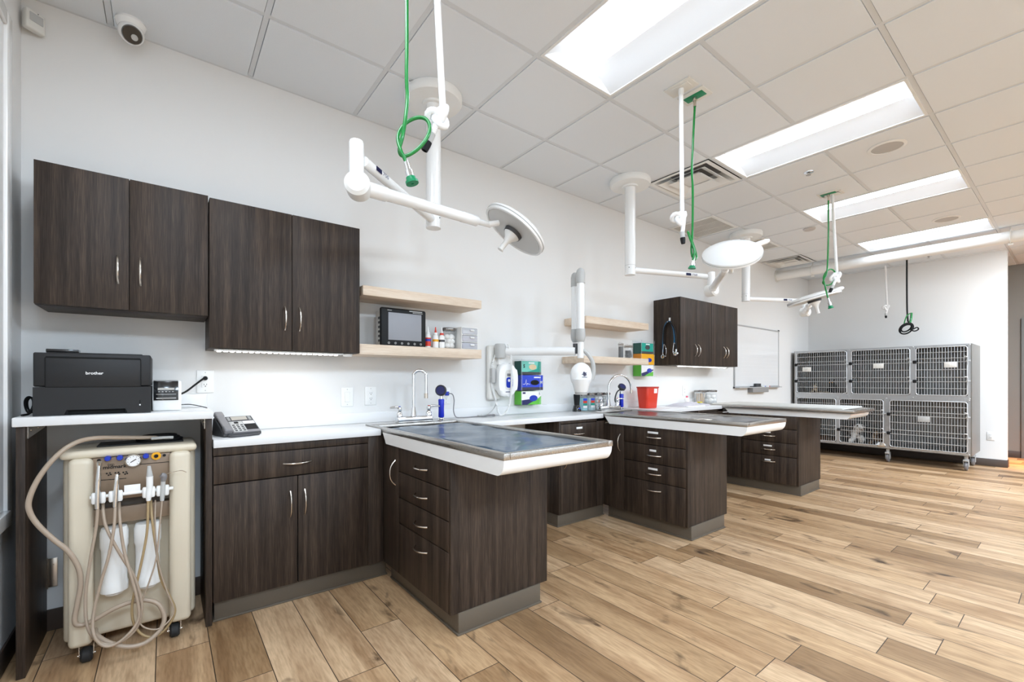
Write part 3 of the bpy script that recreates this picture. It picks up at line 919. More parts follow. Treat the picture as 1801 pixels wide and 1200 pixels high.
b.build('hinge', NICKEL, t)

# ---------------------------------------------------------------- exam lamps on ceiling posts
CR = Vector((0.7889, -0.6145, 0)); CF = Vector((0.6145, 0.7889, 0)); UP = Vector((0, 0, 1))   # room directions along which the lamps are turned
def basis(r, u, f): return (CR * r + UP * u + CF * f).normalized()

def exam_lamp(label, post, zb, arm0, arm1, elbow_top, hub, hub_axis, arm2_end, head, n, D, knob, badge_t):
    px, py = post
    t = thing('exam_lamp', label, 'lamp', (px, py, CZ), 'white exam lamps on ceiling posts')
    b = MB(); b.lathe([(0, 0), (0.176, 0), (0.178, 0.1), (0.178, 0.75), (0.168, 1.0), (0.07, 1.02), (0.066, 1.25), (0, 1.25)], (px, py, CZ - 0.0005), (0, 0, -0.052), 48); b.build('ceiling_mount', WHITE, t)
    b = MB(); b.cyl((px, py, CZ - 0.05), (px, py, zb), 0.046, seg=32); b.build('post', WHITEG, t)
    b = MB(); b.lathe([(0.0475, 0), (0.0475, 1), (0.046, 1.0)], (px, py, zb + 0.085), (0, 0, -0.002), 32); b.build('post_collar', LGREY, t)
    b = MB()
    for a in (0.4, 1.9, 3.6, 5.2): b.cyl((px + 0.0455 * math.cos(a), py + 0.0455 * math.sin(a), zb + 0.06), (px + 0.0475 * math.cos(a), py + 0.0475 * math.sin(a), zb + 0.06), 0.004, seg=8)
    b.build('set_screw', BLACK, t)
    a0, a1 = Vector(arm0), Vector(arm1)
    b = MB(); b.cyl(a0, a1, 0.026, 0.024, seg=24); ar = b.build('swing_arm', WHITEG, t)
    # badge and number along the arm, on the side towards the room
    d = (a1 - a0).normalized(); side = Vector((d.y, -d.x, 0))
    if side.y > 0: side = -side
    right = d if d.dot(CR) > 0 else -d
    c = a0.lerp(a1, badge_t) + side * 0.0248
    up = side.cross(right); up = up if up.z > 0 else -up
    b = MB()
    L0 = c - right * 0.055
    b.quad(L0 - up * 0.011, L0 + right * 0.05 - up * 0.011, L0 + right * 0.05 + up * 0.011, L0 + up * 0.011)
    bmesh.ops.solidify(b.bm, geom=b.bm.faces[:], thickness=0.001)
    b.build('badge', NAVY, ar, flat=True)
    text('750', 0.052, c + right * 0.004 - up * 0.009, right, up, NAVY, ar, lift=0.0015, height=0.018)
    # elbow
    et = Vector(elbow_top); hb = Vector(hub)
    b = MB(); b.lathe([(0, 0), (0.030, 0), (0.033, 0.05), (0.033, 1.0), (0, 1.0)], et, (0, 0, hb.z - et.z), 28); b.build('elbow_post', WHITEG, t)
    ha = Vector(hub_axis).normalized()
    b = MB(); b.lathe([(0, 0), (0.04, 0), (0.055, 0.12), (0.055, 0.88), (0.04, 1), (0, 1)], hb - ha * 0.05, ha * 0.10, 32); b.build('elbow_hub', WHITE, t)
    e2 = Vector(arm2_end)
    d2 = (e2 - hb).normalized(); L2 = (e2 - hb).length
    b = MB(); b.lathe([(0, 0), (0.034, 0.0), (0.034, 0.16), (0.030, 0.17), (0.028, 0.72), (0.03, 0.73), (0.03, 0.86), (0.018, 0.88), (0.017, 1), (0, 1)], hb, e2 - hb, 24); b.build('spring_arm', WHITEG, t)
    # head
    h = Vector(head); n = n.normalized(); R = D / 2
    b = MB(); b.lathe([(0, -1.15), (R * 0.6, -1.05), (R * 0.9, -0.85), (R, -0.6), (R, -0.05), (R * 0.985, 0), (R * 0.93, 0), (R * 0.92, -0.12), (0, -0.12)], h, n * 0.055, 56); hd = b.build('lamp_head', WHITEG, t)
    b = MB(); b.lathe([(R * 1.002, 0), (R * 1.012, 0.2), (R * 1.012, 0.8), (R * 1.002, 1)], h - n * 0.022, n * 0.006, 56); b.build('rim_band', LGREY, hd)
    b = MB(); b.lathe([(0, 0), (R * 0.9, 0), (R * 0.9, 1), (0, 1)], h - n * 0.0055, n * 0.003, 48); b.build('light_face', mat('lamp_diffuser', (206, 206, 204), 0.35), hd)
    u = (CR - n * CR.dot(n)).normalized(); w = n.cross(u)
    b = MB(); b.M = Matrix.Translation(h) @ Matrix((u, w, n)).transposed().to_4x4()
    b.lathe([(0, 0), (0.062, 0), (0.058, 1), (0, 1)], (0, 0, -0.001), (0, 0, 0.022), 28); b.build('control_hub', DGREY, hd)
    b = MB(); b.M = Matrix.Translation(h) @ Matrix((u, w, n)).transposed().to_4x4()
    b.lathe([(0, 0), (0.054, 0), (0.03, 0.25), (0.017, 0.5), (0.0165, 0.95), (0.021, 0.97), (0.02, 1.0), (0, 1.0)], (0, 0, 0.0215), (0, 0, 0.12), 24); b.build('handle', WHITE, hd)
    b = MB(); b.cyl(e2 - d2 * 0.02, h - n * 0.03 + (e2 - h).normalized() * R * 0.6, 0.018, seg=16)
    k = Vector(knob or (0, 0, 1))
    if knob: b.lathe([(0, 0), (0.017, 0.02), (0.02, 0.3), (0.02, 0.8), (0.012, 1), (0, 1)], h - n * 0.03 + k * (R * 0.8), k * (R * 0.55), 18)
    b.build('yoke', WHITEG, hd)
    return t

exam_lamp('nearest white exam lamp, its round head tilted on a long folded arm', (1.326, -0.52), 2.143,
          (1.326, -0.52, 2.19), (0.722, -0.985, 2.20), (0.6874, -0.9893, 2.279), (0.6833, -1.024, 2.061), CR * 0.2 - CF + UP * 0.0, (1.564, -0.7976, 2.139), (1.726, -0.822, 2.12),
          basis(-0.55, -0.76, -0.1), 0.43, None, 0.84)
exam_lamp('middle exam lamp, the back of its white round head turned to the camera', (3.272, -0.535), 2.13,
          (3.272, -0.535, 2.178), (3.961, -0.8901, 2.149), (3.963, -0.9165, 2.186), (3.963, -0.9165, 2.019), CR * 0.6 - CF, (3.604, -1.246, 2.12), (3.509, -1.324, 2.165),
          basis(0.25, -0.72, 0.57), 0.43, basis(0.95, 0.3, -0.1), 0.76)
exam_lamp('farthest exam lamp, its round head seen edge on', (5.556, -0.503), 2.15,
          (5.556, -0.503, 2.18), (6.196, -0.8813, 2.175), (6.229, -0.9072, 2.161), (6.206, -0.9149, 2.032), CR * 0.6 - CF, (5.589, -1.169, 2.03), (5.169, -1.349, 2.002),
          basis(0.24, -0.95, -0.06), 0.47, basis(0.95, 0.3, 0), 0.72)

# ---------------------------------------------------------------- ceiling hoses
def knot(c, s, turn, flip=1):
    """open overhand knot around c in the CR/UP plane"""
    out = []
    t0 = PI / 3
    for k in range(0, 25):
        t = t0 + 0.16 + (2 * PI - 0.32) * k / 24
        x = math.sin(t) + 2 * math.sin(2 * t); y = math.cos(t) - 2 * math.cos(2 * t); z = -math.sin(3 * t)
        a = turn
        xr = x * math.cos(a) - y * math.sin(a); yr = x * math.sin(a) + y * math.cos(a)
        out.append(Vector(c) + CR * (xr * s * flip) + UP * (yr * s) + CF * (z * s * 0.9))
    if out[0].z < out[-1].z: out.reverse()
    return out

def corrugated(b, pts, r):
    q = MB()
    # resample the smoothed path finely and ripple the radius
    P = [Vector(p) for p in pts]; Q = []
    for i in range(len(P) - 1):
        p1, p2 = P[i], P[i + 1]
        p0 = P[i - 1] if i else p1 * 2 - p2
        p3 = P[i + 2] if i + 2 < len(P) else p2 * 2 - p1
        n = max(2, int((p2 - p1).length / 0.0035))
        for k in range(n):
            t = k / n
            Q.append(0.5 * ((2 * p1) + (p2 - p0) * t + (2 * p0 - 5 * p1 + 4 * p2 - p3) * t * t + (3 * p1 - p0 - 3 * p2 + p3) * t ** 3))
    Q.append(P[-1]); q.bm.free()
    b.tube(Q, r, seg=12, smooth=False, radii=[r * (1.0 if k % 2 else 0.9) for k in range(len(Q))])

def white_hose(label, x, y, kc, ks, turn, flip, tail, plate=True):
    t = thing('gas_hose', label, 'hose', (x, y, CZ), 'white corrugated hoses hanging from the ceiling')
    if plate:
        b = MB(); b.M = Matrix.Translation((x, y, CZ - 0.004)); b.box((-0.055, -0.085, -0.004), (0.055, 0.085, 0.004), 0.003); b.box((-0.035, -0.06, -0.009), (0.035, 0.06, -0.003), 0.003); b.build('ceiling_plate', OFFW, t)
        b = MB(); b.cyl((x, y, CZ - 0.008), (x, y, CZ - 0.05), 0.016, seg=16); b.build('cuff', WHITE, t)
    K = knot(kc, ks, turn, flip)
    top = Vector((x, y, CZ - 0.02))
    pts = [top, top.lerp(K[0], 0.4), top.lerp(K[0], 0.85)] + K
    tl = [Vector(p) for p in tail]
    d = (tl[-1] - K[-1])
    pts += [K[-1].lerp(tl[0], 0.5), tl[0]] if len(tl) > 1 else [tl[0]]
    b = MB(); corrugated(b, pts, 0.0132); b.build('hose', HOSEW, t)
    e = tl[-1]; d = (e - pts[-2]).normalized(); p = pts[-1]
    b = MB(); b.lathe([(0, 0), (0.015, 0), (0.015, 0.4), (0.0135, 1), (0, 1)], p - d * 0.012, d * 0.034, 18); b.build('cuff', LGREY, t)
    b = MB(); b.lathe([(0, 0), (0.015, 0), (0.015, 0.35), (0.012, 1), (0.008, 1), (0.008, 0.8), (0, 0.8)], p + d * 0.022, d * 0.036, 18); b.build('nozzle', BLACK, t)
    return t

def green_hose(label, x, y, pts, end):
    t = thing('oxygen_hose', label, 'hose', (x, y, CZ), 'green hoses hanging from the ceiling')
    b = MB(); b.M = Matrix.Translation((x, y, CZ - 0.004)); b.box((-0.06, -0.085, -0.004), (0.06, 0.085, 0.004), 0.006); b.build('ceiling_plate', OFFW, t)
    b = MB(); b.M = Matrix.Translation((x, y, CZ - 0.009)); b.box((-0.03, -0.062, -0.002), (0.03, 0.062, 0.002), 0.001); b.build('outlet_face', GREENL, t)
    b = MB(); b.cyl((x, y, CZ - 0.01), (x, y, CZ - 0.07), 0.009, seg=14); b.cyl((x, y, CZ - 0.012), (x, y, CZ - 0.03), 0.013, seg=14); b.build('coupling', NICKEL, t)
    b = MB(); b.tube([(x, y, CZ - 0.065)] + list(pts), 0.0068, seg=12, sub=8); b.build('hose', GREEN, t)
    p = Vector(pts[-1]); e = Vector(end); d = (e - p).normalized(); L = (e - p).length
    b = MB(); b.cyl(p - d * 0.02, p + d * L * 0.35, 0.0085, seg=14); b.lathe([(0, 0), (0.0135, 0), (0.0135, 1), (0, 1)], p + d * L * 0.3, d * L * 0.45, 18); b.build('coupling', CHROME, t)
    b = MB(); b.lathe([(0, 0), (0.017, 0), (0.019, 0.55), (0.023, 0.6), (0.023, 1), (0.005, 1), (0.005, 0.9), (0, 0.9)], p + d * L * 0.68, d * L * 0.36, 22); b.build('fitting', GREENL, t)
    return t

white_hose('white corrugated hose knotted in front of the nearest exam lamp post', 0.795, -1.52, (0.8075, -1.539, 2.177), 0.0135, 0.5, 1, [(0.7792, -1.53, 2.099), (0.7642, -1.518, 2.044)])
white_hose('white corrugated hose knotted beside the green hose, over the middle exam table', 2.473, -1.52, (2.461, -1.513, 2.176), 0.0140, 0.35, 1, [(2.471, -1.529, 2.077), (2.485, -1.54, 2.029)])
white_hose('white corrugated hose knotted over the farthest exam table', 5.03, -1.545, (5.056, -1.565, 2.176), 0.0165, 0.6, 1, [(5.018, -1.549, 2.087), (5.001, -1.536, 2.027)])
white_hose('white corrugated hose knotted above the cages by the end wall', (8.729, -1.144, 2.933)[0], (8.729, -1.144, 2.933)[1], (8.736, -1.149, 2.312), 0.016, 0.35, 1, [(8.711, -1.155, 2.205), (8.731, -1.171, 2.109)], plate=False)

green_hose('bright green hose looped into an open knot beside the nearest lamp post', 0.690, -1.52,
           [(0.6894, -1.521, 2.443), (0.6886, -1.52, 2.293), (0.691, -1.522, 2.211), (0.6802, -1.529, 2.132), (0.6701, -1.527, 2.064), (0.6633, -1.516, 2.022), (0.6732, -1.51, 2.004), (0.6947, -1.521, 2.007), (0.7279, -1.54, 2.036), (0.7546, -1.555, 2.08), (0.7627, -1.555, 2.122), (0.7527, -1.541, 2.15), (0.728, -1.522, 2.154), (0.6963, -1.501, 2.134), (0.6716, -1.497, 2.094), (0.6614, -1.508, 2.055), (0.6632, -1.528, 2.01), (0.6774, -1.53, 1.983), (0.6851, -1.532, 1.962)],
           (0.6996, -1.544, 1.899))
green_hose('bright green hose hanging over the middle exam table, its loop seen edge on', 2.614, -1.528,
           [(2.602, -1.521, 2.646), (2.598, -1.518, 2.503), (2.602, -1.521, 2.393), (2.602, -1.521, 2.237), (2.593, -1.523, 2.089), (2.58, -1.525, 2.001), (2.607, -1.521, 1.953), (2.68, -1.502, 1.973), (2.69, -1.484, 2.037), (2.624, -1.484, 2.123), (2.581, -1.501, 2.12), (2.562, -1.524, 2.075), (2.579, -1.544, 1.996), (2.579, -1.537, 1.945), (2.582, -1.533, 1.932)],
           (2.578, -1.53, 1.886))
green_hose('bright green hose looped into an open knot over the farthest exam table', 4.983, -1.527,
           [(4.983, -1.527, 2.757), (4.982, -1.527, 2.595), (4.956, -1.526, 2.25), (4.923, -1.513, 2.156), (4.925, -1.501, 2.115), (4.976, -1.516, 2.098), (5.03, -1.545, 2.122), (5.068, -1.562, 2.2), (5.042, -1.542, 2.252), (4.992, -1.515, 2.241), (4.952, -1.497, 2.174), (4.914, -1.518, 2.1), (4.941, -1.526, 2.016), (4.955, -1.538, 1.952)],
           (4.972, -1.551, 1.876))

# black coiled cord with a green tail near the end wall
c0 = Vector((8.663, -1.409, 3.021))
t = thing('coiled_cord', 'black cord coiled in a bundle with a green loop above the cages', 'cord', (c0.x, c0.y, CZ))
def cw(u, v, d=0.0): return c0 + CR * ((u - 1595) * 6.6 / 784.06) + UP * ((452 - v) * 6.6 / 784.06) + CF * d
b = MB(); b.tube([(c0.x, c0.y, CZ), cw(1595, 500), cw(1595.5, 545), cw(1597, 566)], 0.011, seg=10)
for r, dz, ph in ((11.5, 0, 0.2), (10, 1.5, 1.2), (8, -1, 2.2)):
    b.tube([cw(1594 + r * math.cos(a + ph), 578 + dz + 0.78 * r * math.sin(a + ph), 0.04 * math.sin(a * 1.0 + ph)) for a in [2 * PI * k / 14 for k in range(14)]], 0.010, seg=8, closed=True, sub=4)
b.tube([cw(1597, 566), cw(1601, 572, -.03), cw(1599, 580, -.05), cw(1606, 577, -.06), cw(1611, 580, -.04), cw(1605, 583, -.03), cw(1595, 580, -.05)], 0.009, seg=8)
b.build('cord', BLACK, t)
b = MB(); b.tube([cw(1598, 552, -.02), cw(1592, 556, -.03), cw(1588, 566, -.03), cw(1587.5, 574, -.02)], 0.007, seg=8)
b.tube([cw(1600, 551, -.03), cw(1599, 562, -.03), cw(1597, 572, -.02)], 0.014, seg=8)
b.build('green_lead', GREEN, t)

# ---------------------------------------------------------------- wall plates
def plate(name, label, cat, x, z, kind, wall='y', w=0.08, h=0.126, group=None):
    if wall == 'y': M = Matrix.Translation((x, -0.0005, z))
    else: M = Matrix.Translation((XE - 0.0005, x, z)) @ Matrix.Rotation(-PI / 2, 4, 'Z')
    t = thing(name, label, cat, M.translation, group)
    b = MB(); b.M = M; b.box((-w / 2, -0.006, -h / 2), (w / 2, 0, h / 2), 0.004); b.build('cover_plate', WHITE, t)
    if kind == 'switch':
        b = MB(); b.M = M; b.box((-0.017, -0.008, -0.034), (0.017, -0.004, 0.034), 0.001); b.build('switch_frame', OFFW, t)
        b = MB(); b.M = M; b.hexa([(-0.014, -0.013, -0.031), (0.014, -0.013, -0.031), (0.014, -0.006, -0.031), (-0.014, -0.006, -0.031),
                                   (-0.014, -0.0085, 0.031), (0.014, -0.0085, 0.031), (0.014, -0.006, 0.031), (-0.014, -0.006, 0.031)]); b.build('rocker', WHITE, t)
    else:
        b = MB(); b.M = M; b.box((-0.017, -0.0085, -0.034), (0.017, -0.004, 0.034), 0.0015); b.build('receptacle', WHITE, t)
        b = MB(); b.M = M
        for s in (-1, 1):
            for dx in (-0.006, 0.006): b.box((dx - 0.001, -0.0092, s * 0.018 - 0.002), (dx + 0.001, -0.008, s * 0.018 + 0.006))
            b.cyl((0, -0.0092, s * 0.018 - 0.008), (0, -0.008, s * 0.018 - 0.008), 0.0026, seg=10)
        b.build('slots', BLACK, t)
    b = MB(); b.M = M
    for s in (-1, 1): b.cyl((0, -0.0072, s * (h / 2 - 0.013)), (0, -0.005, s * (h / 2 - 0.013)), 0.003, seg=10)
    b.build('screws', LGREY, t)
    return t
plate('wall_outlet', 'white wall outlet above the printer desk, a black plug in its upper socket', 'outlet', 0.177, 1.184, 'outlet', group='wall outlets')
plate('light_switch', 'white rocker switch plate left of the outlet, below the taller cabinet', 'switch', 0.958, 1.080, 'switch')
plate('wall_outlet', 'white wall outlet just right of the rocker switch', 'outlet', 1.117, 1.084, 'outlet', group='wall outlets')
plate('wall_outlet', 'white wall outlet behind the blue spray handle, a blue plug in it', 'outlet', 1.705, 1.072, 'outlet', group='wall outlets')
plate('wall_outlet', 'white wall outlet under the stethoscope cabinet, behind small bottles', 'outlet', 5.035, 1.065, 'outlet', group='wall outlets')
plate('wall_outlet', 'white wall outlet low on the end wall, right of the cages', 'outlet', -2.226, 0.42, 'outlet', wall='x', w=0.075, h=0.118, group='wall outlets')

# ---------------------------------------------------------------- printer and label printer
t = thing('printer', 'large charcoal laser printer on the white desk at far left', 'printer', (-0.238, -0.22, 1.0435))
px0, px1, py0, py1, pz = -0.425, -0.052, -0.40, -0.03, 1.0435
b = MB(); b.box((px0, py0 + 0.004, pz + 0.121), (px1, py1, pz + 0.262), 0.006, 3)
b.box((px0 + 0.03, py0 + 0.05, pz + 0.255), (px1 - 0.03, py1 - 0.02, pz + 0.267), 0.004); b.build('body', PRBLK, t)
b = MB()
prof = [(px0, pz), (px0 + 0.09, pz), (px0 + 0.098, pz + 0.022), (px1 - 0.088, pz + 0.022), (px1 - 0.08, pz), (px1, pz), (px1, pz + 0.119), (px0, pz + 0.119)]
b.prism(prof, 'y', py0, py0 + 0.02); b.box((px0, py0 + 0.02, pz), (px1, py1, pz + 0.119), 0.002); b.build('paper_tray', PRBLK, t)
b = MB(); b.box((px0 + 0.1, py0 + 0.0195, pz + 0.001), (px1 - 0.09, py0 + 0.021, pz + 0.021)); b.build('tray_grip', VOID, t)
b = MB(); b.box((px0 + 0.036, py0 - 0.002, pz + 0.118), (px1 - 0.036, py0 + 0.008, pz + 0.240), 0.004); d = b.build('front_door', PRBLK, t)
b = MB(); b.box((px0 + 0.0335, py0 - 0.0004, pz + 0.1155), (px1 - 0.0335, py0 + 0.004, pz + 0.2425), 0.003); b.build('door_gap_shade', VOID, t)  # dark sheet puts shade into the seam around the front door
text('brother', 0.056, (-0.268, py0 - 0.002, pz + 0.172), (1, 0, 0), (0, 0, 1), PAPER, d, height=0.0125, bold=0.02)
b = MB(); b.box((px0 + 0.036, py0 + 0.002, pz + 0.240), (px1 - 0.036, py0 + 0.012, pz + 0.247), 0.002); b.build('door_slot', VOID, t)
b = MB(); b.box((px1 - 0.04, py0 - 0.0008, pz + 0.036), (px1 - 0.036, py0 + 0.002, pz + 0.058)); b.build('paper_gauge', VOID, t)
b = MB(); b.box((px1 - 0.0405, py0 - 0.0012, pz + 0.034), (px1 - 0.0355, py0 + 0.002, pz + 0.040)); b.build('gauge_marker', WHITE, t)
b = MB(); b.box((-0.40, -0.32, pz + 0.2675), (-0.30, -0.25, pz + 0.282), 0.003)
tag(b.build('card_reader', BLKG), 'small black gadget lying on top of the printer', 'device')
b = MB()
for k, (r, dz) in enumerate(((0.034, 0.0), (0.028, 0.004), (0.031, -0.003))):
    b.tube([(-0.452 + 0.35 * r * math.cos(a), -0.30 + 0.02 * k + 0.3 * r * math.sin(2 * a), pz + 0.044 + dz + r * math.sin(a)) for a in [2 * PI * q / 12 for q in range(12)]], 0.0035, seg=6, closed=True, sub=3)
b.tube([(-0.462, -0.36, pz + 0.004), (-0.45, -0.33, pz + 0.006), (-0.446, -0.28, pz + 0.012), (-0.44, -0.2, pz + 0.006), (-0.43, -0.08, pz + 0.005)], 0.0045, seg=6)
one('power_cord', b, BLACK, 'coiled black power cord beside the printer at the left wall', 'cord')

t = thing('label_printer', 'small white label printer with a black front panel beside the big printer', 'printer', (0.005, -0.2, pz))
lx0, lx1, ly0, ly1 = -0.048, 0.063, -0.31, -0.09
b = MB(); b.prism([(ly0, pz + 0.0005), (ly1, pz + 0.0005), (ly1, pz + 0.13), (ly0 + 0.035, pz + 0.146), (ly0 + 0.012, pz + 0.135), (ly0, pz + 0.055)], 'x', lx0, lx1)
bmesh.ops.bevel(b.bm, geom=b.bm.edges[:], offset=0.008, segments=3, affect='EDGES', profile=0.5); b.build('body', WHITE, t)
fa = Vector((0, ly0, pz + 0.055)); fb = Vector((0, ly0 + 0.012, pz + 0.135)); fu = (fb - fa).normalized(); fn = Vector((0, -fu.z, fu.y))
def onface(x, s, d=0.0): return Vector((x, 0, 0)) + fa + fu * s + fn * d
b = MB(); b.hexa([onface(lx0 + .004, -.004, .0), onface(lx1 - .012, -.004, .0), onface(lx1 - .012, .086, .0), onface(lx0 + .004, .086, .0),
                  onface(lx0 + .004, -.004, .003), onface(lx1 - .012, -.004, .003), onface(lx1 - .012, .086, .003), onface(lx0 + .004, .086, .003)])
bmesh.ops.bevel(b.bm, geom=b.bm.edges[:], offset=0.0014, segments=2, affect='EDGES', profile=0.5)
d = b.build('front_panel', BLKG, t)
b = MB(); b.hexa([(lx0 + .004, ly0 + .012, pz + .139), (lx1 - .012, ly0 + .012, pz + .139), (lx1 - .012, ly0 + .07, pz + .1445), (lx0 + .004, ly0 + .07, pz + .1445), (lx0 + .004, ly0 + .014, pz + .143), (lx1 - .012, ly0 + .014, pz + .143), (lx1 - .012, ly0 + .07, pz + .149), (lx0 + .004, ly0 + .07, pz + .149)])
bmesh.ops.bevel(b.bm, geom=b.bm.edges[:], offset=0.0014, segments=2, affect='EDGES', profile=0.5); b.build('top_panel', BLKG, t)
def facebox(s0, s1, x0, x1, lift, nm, m, par):
    b = MB(); b.hexa([onface(x0, s0, .0025), onface(x1, s0, .0025), onface(x1, s1, .0025), onface(x0, s1, .0025), onface(x0, s0, lift), onface(x1, s0, lift), onface(x1, s1, lift), onface(x0, s1, lift)])
    return b.build(nm, m, par, flat=True)
facebox(0.046, 0.056, -0.028, 0.035, 0.0036, 'display', LCDG, d)
for k in range(5): facebox(0.036, 0.039, -0.026 + k * 0.013, -0.019 + k * 0.013, 0.004, 'button', LGREY, d)
facebox(0.024, 0.026, -0.034, 0.042, 0.0038, 'label_slot', CHROME, d)
facebox(0.004, 0.008, -0.034, 0.042, 0.0038, 'label_slot', CHROME, d)
b = MB(); b.tube([(0.062, -0.14, pz + 0.075), (0.09, -0.10, pz + 0.09), (0.13, -0.06, pz + 0.125), (0.165, -0.03, pz + 0.155), (0.177, -0.022, pz + 0.159)], 0.005, seg=8)
b.cyl((0.177, -0.0098, pz + 0.159), (0.177, -0.026, pz + 0.159), 0.012, 0.009, seg=14)
b.tube([(0.064, -0.12, pz + 0.02), (0.10, -0.16, pz + 0.022), (0.14, -0.2, pz + 0.014), (0.172, -0.23, pz + 0.004)], 0.0022, seg=6)
one('power_cord', b, BLACK, 'black cord from the label printer to the wall outlet', 'cord')

# ---------------------------------------------------------------- desk phone
t = thing('desk_phone', 'grey office desk phone with handset at the left end of the worktop', 'phone', (0.315, -0.22, CT))
PM = Matrix.Translation((0.300, -0.245, CT + 0.0005)) @ Matrix.Rotation(math.radians(16), 4, 'Z') @ Matrix.Scale(0.80, 4)
b = MB(); b.M = PM; b.prism([(-0.10, 0.002), (0.085, 0.002), (0.07, 0.105), (0.055, 0.118), (-0.10, 0.020)], 'x', -0.115, 0.115)
bmesh.ops.bevel(b.bm, geom=b.bm.edges[:], offset=0.004, segments=2, affect='EDGES', profile=0.5); b.build('base', DGREY, t)
a = math.atan2(0.098, 0.155)
FM = PM @ Matrix.Translation((0, -0.10, 0.020)) @ Matrix.Rotation(a, 4, 'X')      # local x right, y up the sloping face, z off it
def fb(nm, m, x0, x1, y0, y1, h=0.004, bev=0.001, par=None):
    b = MB(); b.M = FM; b.box((x0, y0, -0.001), (x1, y1, h), bev); return b.build(nm, m, par or t)
fb('face_plate', MGREY, -0.055, 0.113, 0.004, 0.182, 0.002)
fb('display_surround', DGREY, -0.05, 0.108, 0.128, 0.178, 0.005)
fb('display', LCDG, -0.022, 0.075, 0.136, 0.173, 0.006)
fb('keypad_plate', LGREY, -0.048, 0.032, 0.012, 0.122, 0.0045)
for r in range(5):
    for c in range(3):
        if r < 4: fb('key', DGREY, -0.04 + c * 0.025, -0.025 + c * 0.025, 0.018 + r * 0.019, 0.028 + r * 0.019, 0.0075, 0.002)
fb('navigation_key', BLACK, -0.02, 0.006, 0.098, 0.116, 0.0075, 0.003)
fb('label_card', PAPER, 0.036, 0.106, 0.092, 0.122, 0.0045)
fb('side_keypad', BLACK, 0.036, 0.107, 0.03, 0.088, 0.005)
for k in range(4): fb('line_key', LGREY, -0.047, -0.030, 0.134 + k * 0.010, 0.139 + k * 0.010, 0.007, 0.001)
for k in range(4): fb('line_key', LGREY, 0.082, 0.100, 0.134 + k * 0.010, 0.139 + k * 0.010, 0.007, 0.001)
b = MB(); b.M = FM
b.box((-0.112, 0.0, 0.012), (-0.064, 0.20, 0.030), 0.008, 3); b.box((-0.113, -0.004, -0.002), (-0.063, 0.052, 0.034), 0.010, 3); b.box((-0.113, 0.150, -0.002), (-0.063, 0.206, 0.034), 0.010, 3)
b.build('handset', MGREY, t)
b = MB()
pts = [PM @ Vector(p) for p in ((-0.088, -0.112, 0.012), (-0.092, -0.135, 0.007), (-0.06, -0.150, 0.007), (0.0, -0.146, 0.007), (0.06, -0.135, 0.007), (0.09, -0.115, 0.006), (0.095, -0.09, 0.006))]
b.tube(pts, 0.0062, seg=8, sub=18, radii=None)
b.build('coiled_cord', DGREY, t)

# ---------------------------------------------------------------- faucets and sprayers
def faucet(label, xa, xb, xs, y, ztop, xt, ytip, tipz, zb=0.907, rot=0):
    t = thing('faucet', label, 'faucet', ((xa + xb) / 2, y, zb), 'chrome faucets at the exam tables')
    b = MB(); b.box((xa, y - 0.028, zb + 0.0005), (xb, y + 0.028, zb + 0.042), 0.009, 3); b.build('deck_body', CHROME, t)
    r = (xt - xs) / 2; zs = ztop - abs(r)
    dy = ytip - y
    pts = [(xs, y, zb + 0.08), (xs, y, (zb + zs) / 2), (xs, y, zs)]
    for k in range(1, 9):
        a = PI - PI * k / 8
        f_ = (1 - math.cos(PI * k / 8)) / 2
        pts.append((xs + 2 * r * f_, y + dy * f_, zs + abs(r) * math.sin(a)))
    pts.append((xt, ytip, tipz))
    b = MB(); b.lathe([(0, 0), (0.024, 0), (0.02, 0.4), (0.014, 1), (0, 1)], (xs, y, zb + 0.042), (0, 0, 0.06), 24); b.tube(pts, 0.0105, seg=14); b.build('gooseneck_spout', CHROME, t)
    b = MB(); b.cyl((xt, ytip, tipz + 0.012), (xt, ytip, tipz - 0.022), 0.0135, seg=18); b.build('aerator', NICKEL, t)
    for x, s, c in ((xa + 0.022, -1, BLUE), (xb - 0.022, 1, RED)):
        b = MB(); b.lathe([(0, 0), (0.022, 0), (0.019, 0.4), (0.012, 0.55), (0.016, 0.75), (0.014, 1), (0, 1)], (x, y, zb + 0.042), (0, 0, 0.062), 20); v = b.build('valve', CHROME, t)
        b = MB(); b.tube([(x, y, zb + 0.10), (x + s * 0.03, y - 0.01, zb + 0.107), (x + s * 0.075, y - 0.02, zb + 0.104)], 0.007, seg=10, radii=[0.008, 0.0085, 0.005]); b.build('lever', CHROME, v)
        b = MB(); b.lathe([(0, 0), (0.008, 0), (0.008, 1), (0, 1)], (x, y, zb + 0.108), (0, 0, 0.004), 14); b.build('index_button', c, v)
    return t
FY = -0.235
faucet('chrome gooseneck faucet at the back of the nearest exam table', (1.204, -0.235, 0.903)[0], (1.462, -0.235, 0.899)[0], (1.325, -0.235, 0.911)[0], FY, (1.359, -0.235, 1.258)[2], (1.401, -0.27, 1.08)[0], -0.27, (1.401, -0.27, 1.091)[2])
faucet('chrome gooseneck faucet at the back of the middle exam table', (3.206, -0.235, 0.911)[0], (3.487, -0.235, 0.899)[0], (3.335, -0.235, 0.927)[0], FY, (3.504, -0.235, 1.243)[2], (3.623, -0.28, 1.075)[0], -0.28, (3.623, -0.28, 1.086)[2])

